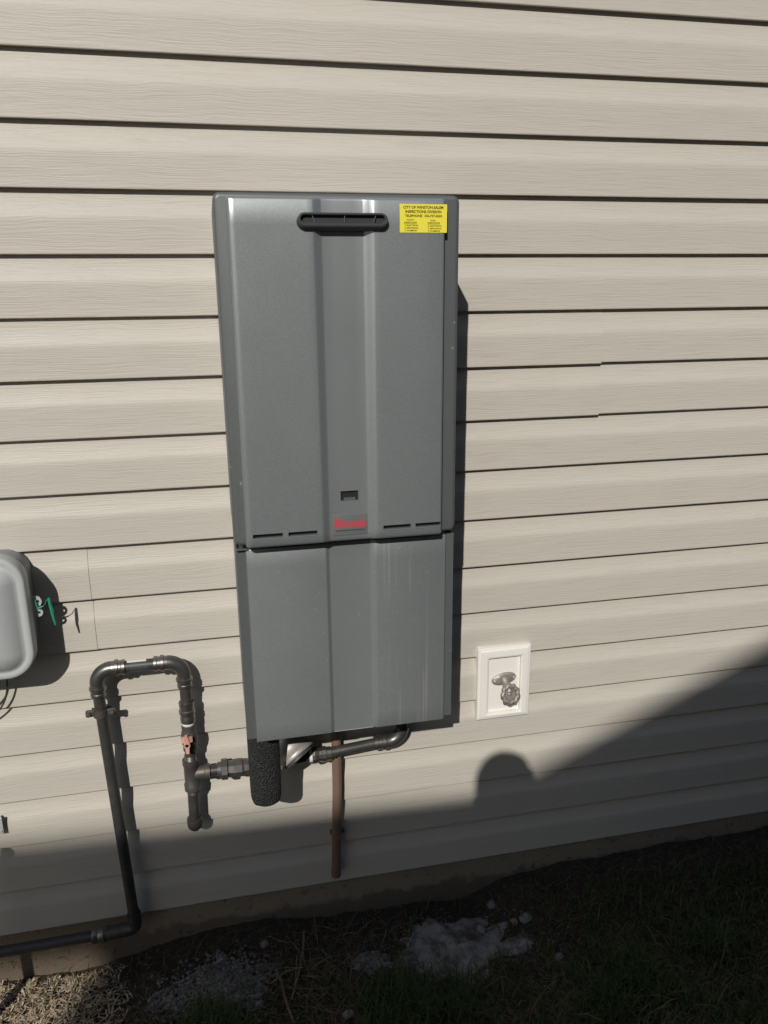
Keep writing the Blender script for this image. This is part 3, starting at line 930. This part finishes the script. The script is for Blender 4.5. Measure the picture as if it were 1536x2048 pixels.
# ------------------------------------------------------------------ grey utility enclosure at the left edge
ub = thing('utility_box', (-0.56, 0, -1.29), 'grey domed plastic utility box with rounded corners at the left edge of the wall', 'utility box')
mb = MB()
pillow(mb, -0.735, -0.4130, -1.254, -1.006, 0.050, 0.004, -0.066, 0.006, 8)
mb.build('base', 'box_back', ub, 40)
mb = MB()
ux0, ux1, uz0, uz1, uy = -0.745, -0.4040, -1.2730, -0.9910, -0.108
def ul(i, y, r=0.062):
    return rrect(ux0 + i, ux1 - i, uz0 + i, uz1 - i, max(0.004, r - i), y, 10)
mb.loft([ul(0.010, -0.062), ul(0.002, -0.066), ul(0.0, -0.075), ul(0.0, uy + 0.006), ul(0.0012, uy + 0.002), ul(0.004, uy), ul(0.011, uy - 0.0005), ul(0.015, uy + 0.0010), ul(0.019, uy + 0.0005), ul(0.025, uy - 0.005),
         ul(0.033, uy - 0.0115), ul(0.044, uy - 0.018), ul(0.058, uy - 0.0235), ul(0.075, uy - 0.0270), ul(0.100, uy - 0.0295), ul(0.130, uy - 0.0300)], True, True)
mb.build('lid', 'box', ub, 60)
# padlock lugs and the green wire seal
for zc, tilt in ((-1.1085, 0.0), (-1.1345, 0.2)):
    mb = MB()
    lx = -0.3985
    prof = [(0.0, 0.013), (0.008, 0.013), (0.014, 0.009), (0.0165, 0.0), (0.014, -0.009), (0.008, -0.013), (0.0, -0.013)]
    if zc < -1.12:
        prof = [(0.0, 0.010), (0.014, 0.006), (0.0155, 0.0), (0.010, -0.008), (0.0, -0.010)]
    hole = [(0.0072 + 0.0040 * math.cos(t), 0.0040 * math.sin(t)) for t in [2 * math.pi * q / 12 for q in range(12)]]
    out = []
    for t in [2 * math.pi * q / 12 for q in range(12)]:          # outline sampled by angle round the hole
        best = None
        for s in range(1, 60):
            px, pz = 0.0072 + 0.0005 * s * math.cos(t), 0.0005 * s * math.sin(t)
            lim = np.interp(px, [0.0, 0.008, 0.014, 0.0165], [0.013, 0.013, 0.009, 0.0])
            if px < 0 or px > 0.0165 or abs(pz) > lim:
                break
            best = (px, pz)
        out.append(best)
    k = 0.8 if zc < -1.12 else 1.0
    ya, yb = -0.073, -0.0755
    pt = lambda q, y: (lx + q[0], y, zc + q[1] * k)
    mb.loft([[pt(q, ya) for q in hole], [pt(q, ya) for q in out], [pt(q, yb) for q in out], [pt(q, yb) for q in hole], [pt(q, ya) for q in hole]], False, False)
    mb.build('lock_lug', 'box', ub, 30)
sl = MB()
sl.tube([(-0.3955, -0.078, -1.099), (-0.3930, -0.081, -1.112), (-0.3900, -0.080, -1.124), (-0.3800, -0.079, -1.119)], 0.0014, 8)
sl.tube([(-0.3800, -0.079, -1.119), (-0.3925, -0.0805, -1.122), (-0.3945, -0.081, -1.108)], 0.0012, 8)
sl.tube([(-0.3660, -0.080, -1.101), (-0.3650, -0.080, -1.117), (-0.3625, -0.080, -1.142), (-0.3595, -0.080, -1.165)], [0.0030, 0.0036, 0.0032, 0.0020], 10)
sl.tube([(-0.3640, -0.080, -1.108), (-0.3605, -0.0805, -1.131), (-0.3615, -0.0805, -1.152), (-0.3600, -0.080, -1.164)], 0.0014, 8)
sl.tube([(-0.3800, -0.079, -1.119), (-0.3740, -0.081, -1.1125), (-0.3720, -0.081, -1.106), (-0.3660, -0.080, -1.103)], 0.0009, 8)
sl.build('wire_seal', 'green', ub)

cables = [[(-0.484, -0.040, -1.24), (-0.493, -0.026, -1.330), (-0.512, -0.018, -1.380), (-0.552, -0.013, -1.420), (-0.62, -0.010, -1.45)],
          [(-0.500, -0.040, -1.24), (-0.509, -0.026, -1.325), (-0.526, -0.018, -1.368), (-0.570, -0.013, -1.40), (-0.66, -0.010, -1.43)]]
for pts, lab in zip(cables, ('outer dark cable dropping from the grey utility box at left edge', 'inner dark cable beside it under the grey utility box at left edge')):
    pp = [Vector(p) for p in pts]
    fine = []
    for i in range(len(pp) - 1):
        a, b = pp[i], pp[i + 1]
        p0, p3 = pp[max(0, i - 1)], pp[min(len(pp) - 1, i + 2)]
        for k in range(6):
            t = k / 6
            fine.append(0.5 * ((2 * a) + (b - p0) * t + (2 * p0 - 5 * a + 4 * b - p3) * t * t + (3 * a - p0 - 3 * b + p3) * t ** 3))
    fine.append(pp[-1])
    o = MB().tube(fine, 0.0021, 10).build('cable', 'cable', None, 60, fine[-1])
    tag(o, lab, 'cable', 'cables under the utility box')

# small galvanised clip and the gas riser just outside the frame (its shadow crosses the lit ground)
cl = MB()
cl.box((-0.62, -0.0160, -1.7240), (-0.5540, -0.0120, -1.6790), 0.001)
cl.box((-0.62, -0.0120, -1.7200), (-0.5580, 0.001, -1.6830))
cl.box((-0.62, -0.0185, -1.7150), (-0.5650, -0.0155, -1.6880), 0.001)
cl.tube([(-0.5590, -0.016, -1.7150), (-0.5590, -0.0185, -1.7150)], 0.003, 10)
tag(cl.build('metal_clip', 'galv', None, 30, (-0.57, 0, -1.72)), 'small galvanised metal clip at the left edge low on the siding', 'clip')
rp = thing('riser_pipe', (-0.675, -0.27, -2.2), 'upright grey service pipe standing in the ground left of the wall view', 'pipe')
MB().tube([(-0.675, -0.27, -2.3), (-0.675, -0.27, -1.62)], 0.013, 16).build('pipe', 'galv', rp)
MB().tube([(-0.675, -0.27, -1.64), (-0.675, -0.27, -1.64), (-0.675, -0.27, -1.59), (-0.675, -0.27, -1.585)], [0.0125, 0.0150, 0.0150, 0.010], 16).build('cap', 'galv', rp)

# ------------------------------------------------------------------ spilled mortar, stones, gravel
def lump(cx, cy, rx, ry, h, seed, n=72, rings=22):
    mb = MB()
    vs = []
    for j in range(rings + 1):
        f = j / rings
        for k in range(n):
            t = 2 * math.pi * k / n
            edge = 1 + 0.36 * noise.noise((math.cos(t) * 1.6 + seed, math.sin(t) * 1.6, seed)) + 0.26 * noise.noise((math.cos(t) * 5 + seed, math.sin(t) * 5, seed))
            x = cx + rx * f * edge * math.cos(t)
            y = cy + ry * f * edge * math.sin(t)
            y = min(y, 0.004)
            z = ground_z(x, y)
            top = h * (1 - f ** 2.2) * (0.8 + 0.6 * noise.noise((x * 16, y * 16, seed)) + 0.5 * noise.noise((x * 45, y * 45, seed))) + 0.007 * noise.noise((x * 90, y * 90, seed))
            vs.append((x, y, z + top * (1 if j < rings else 0) - (0.012 if j == rings else 0)))
    fs = []
    for j in range(rings):
        for k in range(n):
            a, b = j * n + k, j * n + (k + 1) % n
            fs.append((a, b, b + n, a + n))
    return mb.add(vs, fs)
o = lump(0.525, -0.165, 0.155, 0.110, 0.024, 1.7).build('mortar_spill', 'mortar', None, 60, (0.555, -0.165, -2.15))
tag(o, 'broad pale grey lump of spilled mortar on the soil beside the foundation', 'mortar')
o = lump(0.695, -0.215, 0.070, 0.026, 0.020, 4.2).build('mortar_spill', 'mortar', None, 60, (0.695, -0.215, -2.14))
tag(o, 'narrow ridge of grey mortar reaching right from the broad mortar lump', 'mortar')
o = lump(0.325, -0.175, 0.050, 0.034, 0.010, 8.8).build('mortar_spill', 'mortar', None, 60, (0.375, -0.165, -2.15))
tag(o, 'small flat pat of mortar left of the broad mortar lump, under grass tips', 'mortar')
o = lump(-0.075, -0.185, 0.155, 0.085, 0.004, 6.1).build('mortar_spill', 'mortar', None, 60, (-0.075, -0.185, -2.14))
tag(o, 'crumbled grey mortar patch in the soil below the gas pipe drip leg', 'mortar')

def pebble_mesh(seed, sub=1):
    import bmesh
    bm = bmesh.new()
    bmesh.ops.create_icosphere(bm, subdivisions=sub, radius=1.0)
    for v in bm.verts:
        k = 1 + 0.35 * noise.noise(v.co * 1.1 + Vector((seed, 0, 0))) + 0.12 * noise.noise(v.co * 3 + Vector((0, seed, 0)))
        v.co *= k
    out = (np.array([v.co[:] for v in bm.verts]), [tuple(v.index for v in f.verts) for f in bm.faces])
    bm.free()
    return out
stones = [(0.6935, -0.060, 0.013, 'pale stone on dark soil beside the foundation, right of the mortar lump'),
          (0.760, -0.150, 0.016, 'tilted pale stone above the end of the mortar ridge'),
          (0.728, -0.145, 0.010, 'small grey stone left of the tilted stone above the mortar ridge'),
          (0.795, -0.285, 0.010, 'small pale stone in the grass right of the mortar ridge'),
          (0.630, -0.150, 0.012, 'brownish pebble lying on the edge of the broad mortar lump'),
          (0.052, -0.075, 0.011, 'small grey stone near the foundation below the foam sleeve'),
          (0.235, -0.330, 0.012, 'pale chip of stone among dead stalks near the bottom edge')]
for i, (x, y, s, lab) in enumerate(stones):
    v, f = pebble_mesh(i * 2.3 + 1, 2)
    z = ground_z(x, y) + s * 0.35 + (0.03 if i == 4 else 0.0)
    rz = random.uniform(0, 3)
    ca, sa = math.cos(rz), math.sin(rz)
    pts = [(x + s * (p[0] * ca * 1.3 - p[1] * sa), y + s * (p[0] * sa * 1.3 + p[1] * ca), z + s * 0.65 * p[2]) for p in v]
    o = MB().add(pts, f).build('stone', 'stone', None, 60, (x, y, z - s * 0.5))
    tag(o, lab, 'stone', 'stones scattered on the soil')

peb = [pebble_mesh(k * 5.1) for k in range(5)]
mb = MB()
def scatter(n, cx, cy, sx, sy, s0, s1):
    for _ in range(n):
        x, y = random.gauss(cx, sx), random.gauss(cy, sy)
        if y > -0.004 or y < -0.9:
            continue
        s = random.uniform(s0, s1) ** 1.0
        v, f = random.choice(peb)
        z = ground_z(x, y) + s * 0.3 + 0.004
        a = random.uniform(0, 6.28)
        ca, sa = math.cos(a), math.sin(a)
        mb.add([(x + s * (p[0] * ca * 1.2 - p[1] * sa), y + s * (p[0] * sa * 1.2 + p[1] * ca), z + s * 0.7 * p[2]) for p in v], f)
scatter(1000, -0.075, -0.18, 0.075, 0.045, 0.0015, 0.0055)
scatter(900, 0.55, -0.17, 0.09, 0.06, 0.0008, 0.0030)
scatter(300, 0.3, -0.2, 0.5, 0.15, 0.001, 0.003)
gv = mb.build('gravel', 'gravel', None, 60)
gv['kind'] = 'stuff'

# ------------------------------------------------------------------ grass, straw and dead stalks
def blades(n, region, hgt, width, lean, flat=0.0, segs=3):
    vs, fs = [], []
    made = tries = 0
    while made < n and tries < n * 12:
        tries += 1
        x, y, keep = region()
        if y > -0.008 or random.random() > keep:
            continue
        made += 1
        h = hgt * random.uniform(0.45, 1.25)
        w = width * random.uniform(0.7, 1.3)
        a = random.uniform(0, 2 * math.pi)
        dx, dy = math.cos(a), math.sin(a)
        le = lean * random.uniform(0.2, 1.3)
        z = ground_z(x, y) - 0.002
        px, py = -dy * w / 2, dx * w / 2
        o = len(vs)
        for k in range(segs):
            t = k / segs
            if flat:
                zz = z + 0.006 + h * (1 - flat) * t * random.uniform(0.2, 1.0) + random.uniform(0, 0.006)
                q = h * t
            else:
                zz = z + h * t * math.cos(le * t * 0.9)
                q = h * t * math.sin(le * t * 1.1)
            tp_ = 1 - 0.55 * t
            cx, cy = x + dx * q, min(y + dy * q, 0.0)
            vs += [(cx - px * tp_, cy - py * tp_, zz), (cx + px * tp_, cy + py * tp_, zz)]
        if flat:
            q, zz = h, z + 0.006 + h * (1 - flat) * random.uniform(0, 0.9)
        else:
            q, zz = h * math.sin(le * 1.1), z + h * math.cos(le * 0.9)
        vs.append((x + dx * q, min(y + dy * q, 0.0), zz))
        for k in range(segs - 1):
            b = o + 2 * k
            fs.append((b, b + 1, b + 3, b + 2))
        b = o + 2 * (segs - 1)
        fs.append((b, b + 1, b + 2))
    return vs, fs
def raw(name, vs, fs, m):
    me = bpy.data.meshes.new(name)
    me.from_pydata(vs, [], fs)
    me.update()
    me.materials.append(MAT[m])
    o = bpy.data.objects.new(name, me)
    COL.objects.link(o)
    o['kind'] = 'stuff'
    return o
def lawn():
    x, y = random.uniform(-1.0, 2.3), random.uniform(-1.1, -0.01)
    k = np.interp(x, [-1, -0.3, 0.15, 0.4, 0.75, 0.95, 2.3], [0.12, 0.10, 0.20, 0.35, 0.6, 1.0, 1.0])
    k *= np.interp(-y, [0.0, 0.10, 0.24, 0.34, 1.2], [0.12, 0.30, 0.75, 1.0, 1.0])
    if x > 0.9:
        k = max(k, np.interp(-y, [0.0, 0.06, 0.16], [0.02, 0.12, 1.0])) * np.interp(-y, [0.0, 0.06, 0.14], [0.03, 0.3, 1.0])
    if ((x - 0.555) / 0.125) ** 2 + ((y + 0.165) / 0.10) ** 2 < 1 or ((x - 0.695) / 0.075) ** 2 + ((y + 0.215) / 0.03) ** 2 < 1:
        k = 0
    if ((x + 0.075) / 0.14) ** 2 + ((y + 0.185) / 0.07) ** 2 < 1:
        k *= 0.06
    k *= 0.35 + 0.9 * max(0, 0.5 + noise.noise((x * 6, y * 6, 3)))
    return x, y, k
raw('grass', *blades(24000, lawn, 0.050, 0.0028, 1.1), 'grass')
raw('grass', *blades(1500, lawn, 0.075, 0.0034, 1.2), 'pale_grass')
def tuft():
    c = random.choice([(0.335, -0.30), (0.36, -0.36), (-0.10, -0.30), (0.50, -0.36), (0.30, -0.42), (-0.06, -0.34), (0.40, -0.33), (0.95, -0.4), (1.2, -0.35), (0.85, -0.45)])
    return random.gauss(c[0], 0.035), random.gauss(c[1], 0.03), 1.0
raw('grass_tufts', *blades(3500, tuft, 0.065, 0.0030, 0.9), 'grass')
def litter():
    x, y = random.uniform(-1.0, 2.2), random.uniform(-1.0, -0.01)
    k = np.interp(x, [-1, -0.40, -0.28, 0.02, 0.1, 0.35, 0.6, 2.2], [1.0, 1.0, 0.35, 0.15, 0.45, 0.35, 0.18, 0.12])
    if x > -0.3:
        k *= np.interp(-y, [0, 0.06, 0.2], [0.2, 0.6, 1.0])
    if ((x - 0.555) / 0.125) ** 2 + ((y + 0.165) / 0.10) ** 2 < 1:
        k *= 0.05
    return x, y, k
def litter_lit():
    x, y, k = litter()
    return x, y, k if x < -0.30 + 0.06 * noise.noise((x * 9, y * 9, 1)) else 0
def litter_shade():
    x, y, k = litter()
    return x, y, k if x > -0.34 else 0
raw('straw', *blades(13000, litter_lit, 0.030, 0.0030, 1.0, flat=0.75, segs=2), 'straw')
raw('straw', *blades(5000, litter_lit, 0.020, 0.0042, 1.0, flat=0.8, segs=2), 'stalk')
raw('shade_straw', *blades(9000, litter_shade, 0.034, 0.0026, 1.0, flat=0.75, segs=2), 'shade_straw')
def stubble():
    x, y, k = litter()
    return x, y, k * 0.6
raw('dry_grass', *blades(4000, stubble, 0.035, 0.0020, 1.2), 'shade_straw')
mb = MB()
def stalk(pts, r):
    mb.tube(pts, [r * (1 - 0.5 * i / (len(pts) - 1)) for i in range(len(pts))], 6)
for _ in range(70):
    x, y = random.gauss(0.19, 0.10), random.gauss(-0.20, 0.09)
    if y > -0.02:
        continue
    z = ground_z(x, y)
    L = random.uniform(0.03, 0.10)
    a = random.uniform(0, 6.28)
    e = random.uniform(0.0, 0.6)
    pts = [(x, y, z + 0.004)]
    for k in range(1, 4):
        a += random.uniform(-0.3, 0.3)
        q = pts[-1]
        yy = min(q[1] + math.sin(a) * math.cos(e) * L / 3, -0.003)
        pts.append((q[0] + math.cos(a) * math.cos(e) * L / 3, yy, q[2] + math.sin(e) * L / 3 + random.uniform(-.002, .004)))
    stalk(pts, random.uniform(0.0007, 0.0019))
sk = mb.build('dead_stems', 'stalk', None, 60)
sk['kind'] = 'stuff'
big = [([(0.160, -0.050), (0.150, -0.120), (0.128, -0.200), (0.105, -0.262)], 0.0034, 'long bent dead stalk leaning from the foundation below the drain pipe'),
       ([(0.075, -0.170), (0.085, -0.215), (0.092, -0.270), (0.104, -0.330)], 0.0036, 'thick dead stalk lying toward the viewer, left of the long bent stalk'),
       ([(0.060, -0.205), (0.095, -0.190), (0.140, -0.178)], 0.0022, 'thin dead twig lying across between the two dead stalks')]
for pts, r, lab in big:
    q = [(x, y, ground_z(x, y) + 0.012 + 0.006 * (i % 2)) for i, (x, y) in enumerate(pts)]
    o = MB().tube(q, [r, r * 0.95, r * 0.85, r * 0.6][:len(q)], 8).build('dead_stalk', 'stalk', None, 60, q[0])
    tag(o, lab, 'plant stalk', 'dead plant stalks')

# ------------------------------------------------------------------ the photographer (outside the frame; only the head's shadow is seen)
def skin_body(name, joints, bones, m, parent, root, sub=2):
    names = list(joints)
    names.remove(root)
    names = [root] + names
    ix = {n: i for i, n in enumerate(names)}
    me = bpy.data.meshes.new(name)
    off = Vector(parent['origin'])
    me.from_pydata([Vector(joints[n][0]) - off for n in names], [(ix[a], ix[b]) for a, b in bones], [])
    o = bpy.data.objects.new(name, me)
    COL.objects.link(o)
    o.modifiers.new('skin', 'SKIN')
    o.modifiers.new('sub', 'SUBSURF').levels = sub
    sv_ = me.skin_vertices[0].data
    for n in names:
        r = joints[n][1]
        sv_[ix[n]].radius = r if isinstance(r, tuple) else (r, r)
    sv_[0].use_root = True
    bpy.context.view_layer.update()
    res = bpy.data.meshes.new_from_object(o.evaluated_get(bpy.context.evaluated_depsgraph_get()))
    bpy.data.objects.remove(o)
    bpy.data.meshes.remove(me)
    res.name = name
    for p in res.polygons:
        p.use_smooth = True
    res.materials.clear()
    res.materials.append(MAT[m])
    o = bpy.data.objects.new(name, res)
    COL.objects.link(o)
    o.parent = parent
    return o
PX, PY, PG = -0.125, -2.16, -2.14
person = thing('person', (PX, PY, PG), 'person in navy shirt and jeans holding a phone up, facing the heater wall', 'person')
HZ = -0.275
def b_(x, y, z):
    return Vector((PX + x, PY + y, z))
PH = CAM + rt * 0.022 - up * 0.050 - fw * 0.016          # phone centre
J = {'hips': (b_(0, 0, -1.17), (0.155, 0.11)), 'belly': (b_(0, 0.01, -1.00), (0.145, 0.105)), 'chest': (b_(0, 0.0, -0.76), (0.165, 0.12)), 'collar': (b_(0, 0.0, -0.585), (0.10, 0.08)),
     'neck': (b_(0, 0.015, -0.49), 0.062), 'jaw': (b_(0, 0.045, -0.385), (0.076, 0.088)), 'head': (b_(0, 0.03, HZ), (0.080, 0.100)), 'crown': (b_(0, 0.02, -0.205), (0.062, 0.078))}
B = [('hips', 'belly'), ('belly', 'chest'), ('chest', 'collar'), ('collar', 'neck'), ('neck', 'jaw'), ('jaw', 'head'), ('head', 'crown')]
for s, n in ((-1, 'l'), (1, 'r')):
    wr = PH + rt * (0.052 * s) - up * 0.085 - fw * 0.045
    J.update({n + 'sh': (b_(0.185 * s, 0, -0.63), 0.062), n + 'el': (b_(0.27 * s, 0.10, -0.90), 0.045), n + 'wr': (wr, 0.028), n + 'pm': (wr + up * 0.05 + fw * 0.016, (0.030, 0.018)),
              n + 'th': (b_(0.10 * s, 0, -1.27), 0.092), n + 'kn': (b_(0.12 * s, 0.03, -1.64), 0.062), n + 'an': (b_(0.13 * s, -0.02, -2.05), 0.043), n + 'ft': (b_(0.15 * s, 0.14, -2.10), 0.038)})
    B += [('collar', n + 'sh'), (n + 'sh', n + 'el'), (n + 'el', n + 'wr'), (n + 'wr', n + 'pm'), ('hips', n + 'th'), (n + 'th', n + 'kn'), (n + 'kn', n + 'an'), (n + 'an', n + 'ft')]
    for k in range(4):
        a = J[n + 'pm'][0] + up * (0.012 * k - 0.004)
        tipd = PH + rt * (0.041 * s) + up * (0.018 * k - 0.055)
        J[n + 'f%da' % k] = (a + rt * (0.006 * s) + fw * 0.004, 0.0095)
        J[n + 'f%db' % k] = (tipd + rt * (0.008 * s) - fw * 0.004, 0.0085)
        J[n + 'f%dc' % k] = (tipd - rt * (0.004 * s) + fw * -0.001, 0.0075)
        B += [(n + 'pm', n + 'f%da' % k), (n + 'f%da' % k, n + 'f%db' % k), (n + 'f%db' % k, n + 'f%dc' % k)]
    J[n + 'ta'] = (J[n + 'wr'][0] + up * 0.03 - rt * (0.012 * s) - fw * 0.008, 0.011)
    J[n + 'tb'] = (PH + rt * (0.022 * s) - up * 0.045 - fw * 0.014, 0.009)
    B += [(n + 'wr', n + 'ta'), (n + 'ta', n + 'tb')]
skin_body('body', J, B, 'skin', person, 'hips')
def pick(keys, grow):
    out = {}
    for k in keys:
        p, r = J[k]
        out[k] = (p, tuple(q + grow for q in r) if isinstance(r, tuple) else r + grow)
    return out
ks = ['hips', 'belly', 'chest', 'collar', 'lsh', 'rsh', 'lel', 'rel']
SJ = pick(ks, 0.014)
SJ['belly'] = (J['belly'][0], (0.195, 0.150))
SJ['hips'] = (J['hips'][0], (0.195, 0.150))
SJ['hem'] = (b_(0, 0, -1.27), (0.172, 0.128))
skin_body('shirt', SJ, [b for b in B if b[0] in ks and b[1] in ks] + [('hips', 'hem')], 'shirt', person, 'belly')
ks = ['hips', 'lth', 'rth', 'lkn', 'rkn', 'lan', 'ran']
TJ = pick(ks, 0.012)
TJ['waist'] = (b_(0, 0.005, -1.09), (0.150, 0.112))
skin_body('trousers', TJ, [b for b in B if b[0] in ks and b[1] in ks] + [('hips', 'waist')], 'jeans', person, 'hips')
for s in (-1, 1):
    f = [b_(0.13 * s, -0.09, -2.115), b_(0.135 * s, 0.0, -2.105), b_(0.15 * s, 0.10, -2.115), b_(0.155 * s, 0.17, -2.122)]
    MB().tube([f[0] - Vector((0, .02, 0))] + f + [f[-1] + Vector((0, .02, 0))], [0.015, 0.043, 0.048, 0.048, 0.04, 0.012], 16).build('shoe', 'black_plastic', person, 80)
    ey = b_(0.034 * s, 0.124, HZ - 0.005)
    MB().tube([ey, ey + Vector((0, .006, 0)), ey + Vector((0, .009, 0))], [0.013, 0.010, 0.004], 12).build('eye', 'white', person, 80)
    er = b_(0.082 * s, 0.02, HZ - 0.02)
    MB().tube([er - Vector((0, 0, .032)), er - Vector((-.008 * s, 0, .012)), er + Vector((.012 * s, -.006, .016)), er + Vector((0, 0, .034))], [0.006, 0.012, 0.015, 0.006], 10).build('ear', 'skin', person, 80)
ns = b_(0, 0.128, HZ + 0.002)
MB().tube([ns, ns + Vector((0, .014, -.022)), ns + Vector((0, .022, -.040)), ns + Vector((0, .004, -.047))], [0.007, 0.010, 0.014, 0.008], 12).build('nose', 'skin', person, 80)
mo = b_(0, 0.120, HZ - 0.082)
MB().tube([mo + Vector((-.026, -.008, 0)), mo, mo + Vector((.026, -.008, 0))], [0.003, 0.007, 0.003], 10).build('mouth', 'handle', person, 80)
mb = MB()
loops = []
for k in range(9):
    t = math.pi * 0.5 * k / 8
    rr, zz = math.cos(t * 0.96), math.sin(t)
    loops.append([b_(0.092 * rr * math.cos(a), 0.022 + (0.108 * rr) * math.sin(a) - 0.006, -0.272 + 0.108 * zz - (0.06 * (1 - zz) if math.sin(a) < 0.3 else 0)) for a in [2 * math.pi * q / 28 for q in range(28)]])
mb.loft(loops, False, True)
mb.build('hair', 'hair', person, 80)

ph = MB()
hw, hh, ht = 0.036, 0.075, 0.004
def pc_(a, b, c_):
    return PH + rt * a + up * b + fw * c_
out = [(hw - .008, hh), (hw, hh - .008), (hw, -hh + .008), (hw - .008, -hh), (-hw + .008, -hh), (-hw, -hh + .008), (-hw, hh - .008), (-hw + .008, hh)]
ph.loft([[pc_(a, b, -ht) for a, b in out], [pc_(a, b, ht) for a, b in out]])
tag(ph.build('phone', 'phone', None, 30, PH), 'black phone held upright in both hands in front of the face', 'phone')
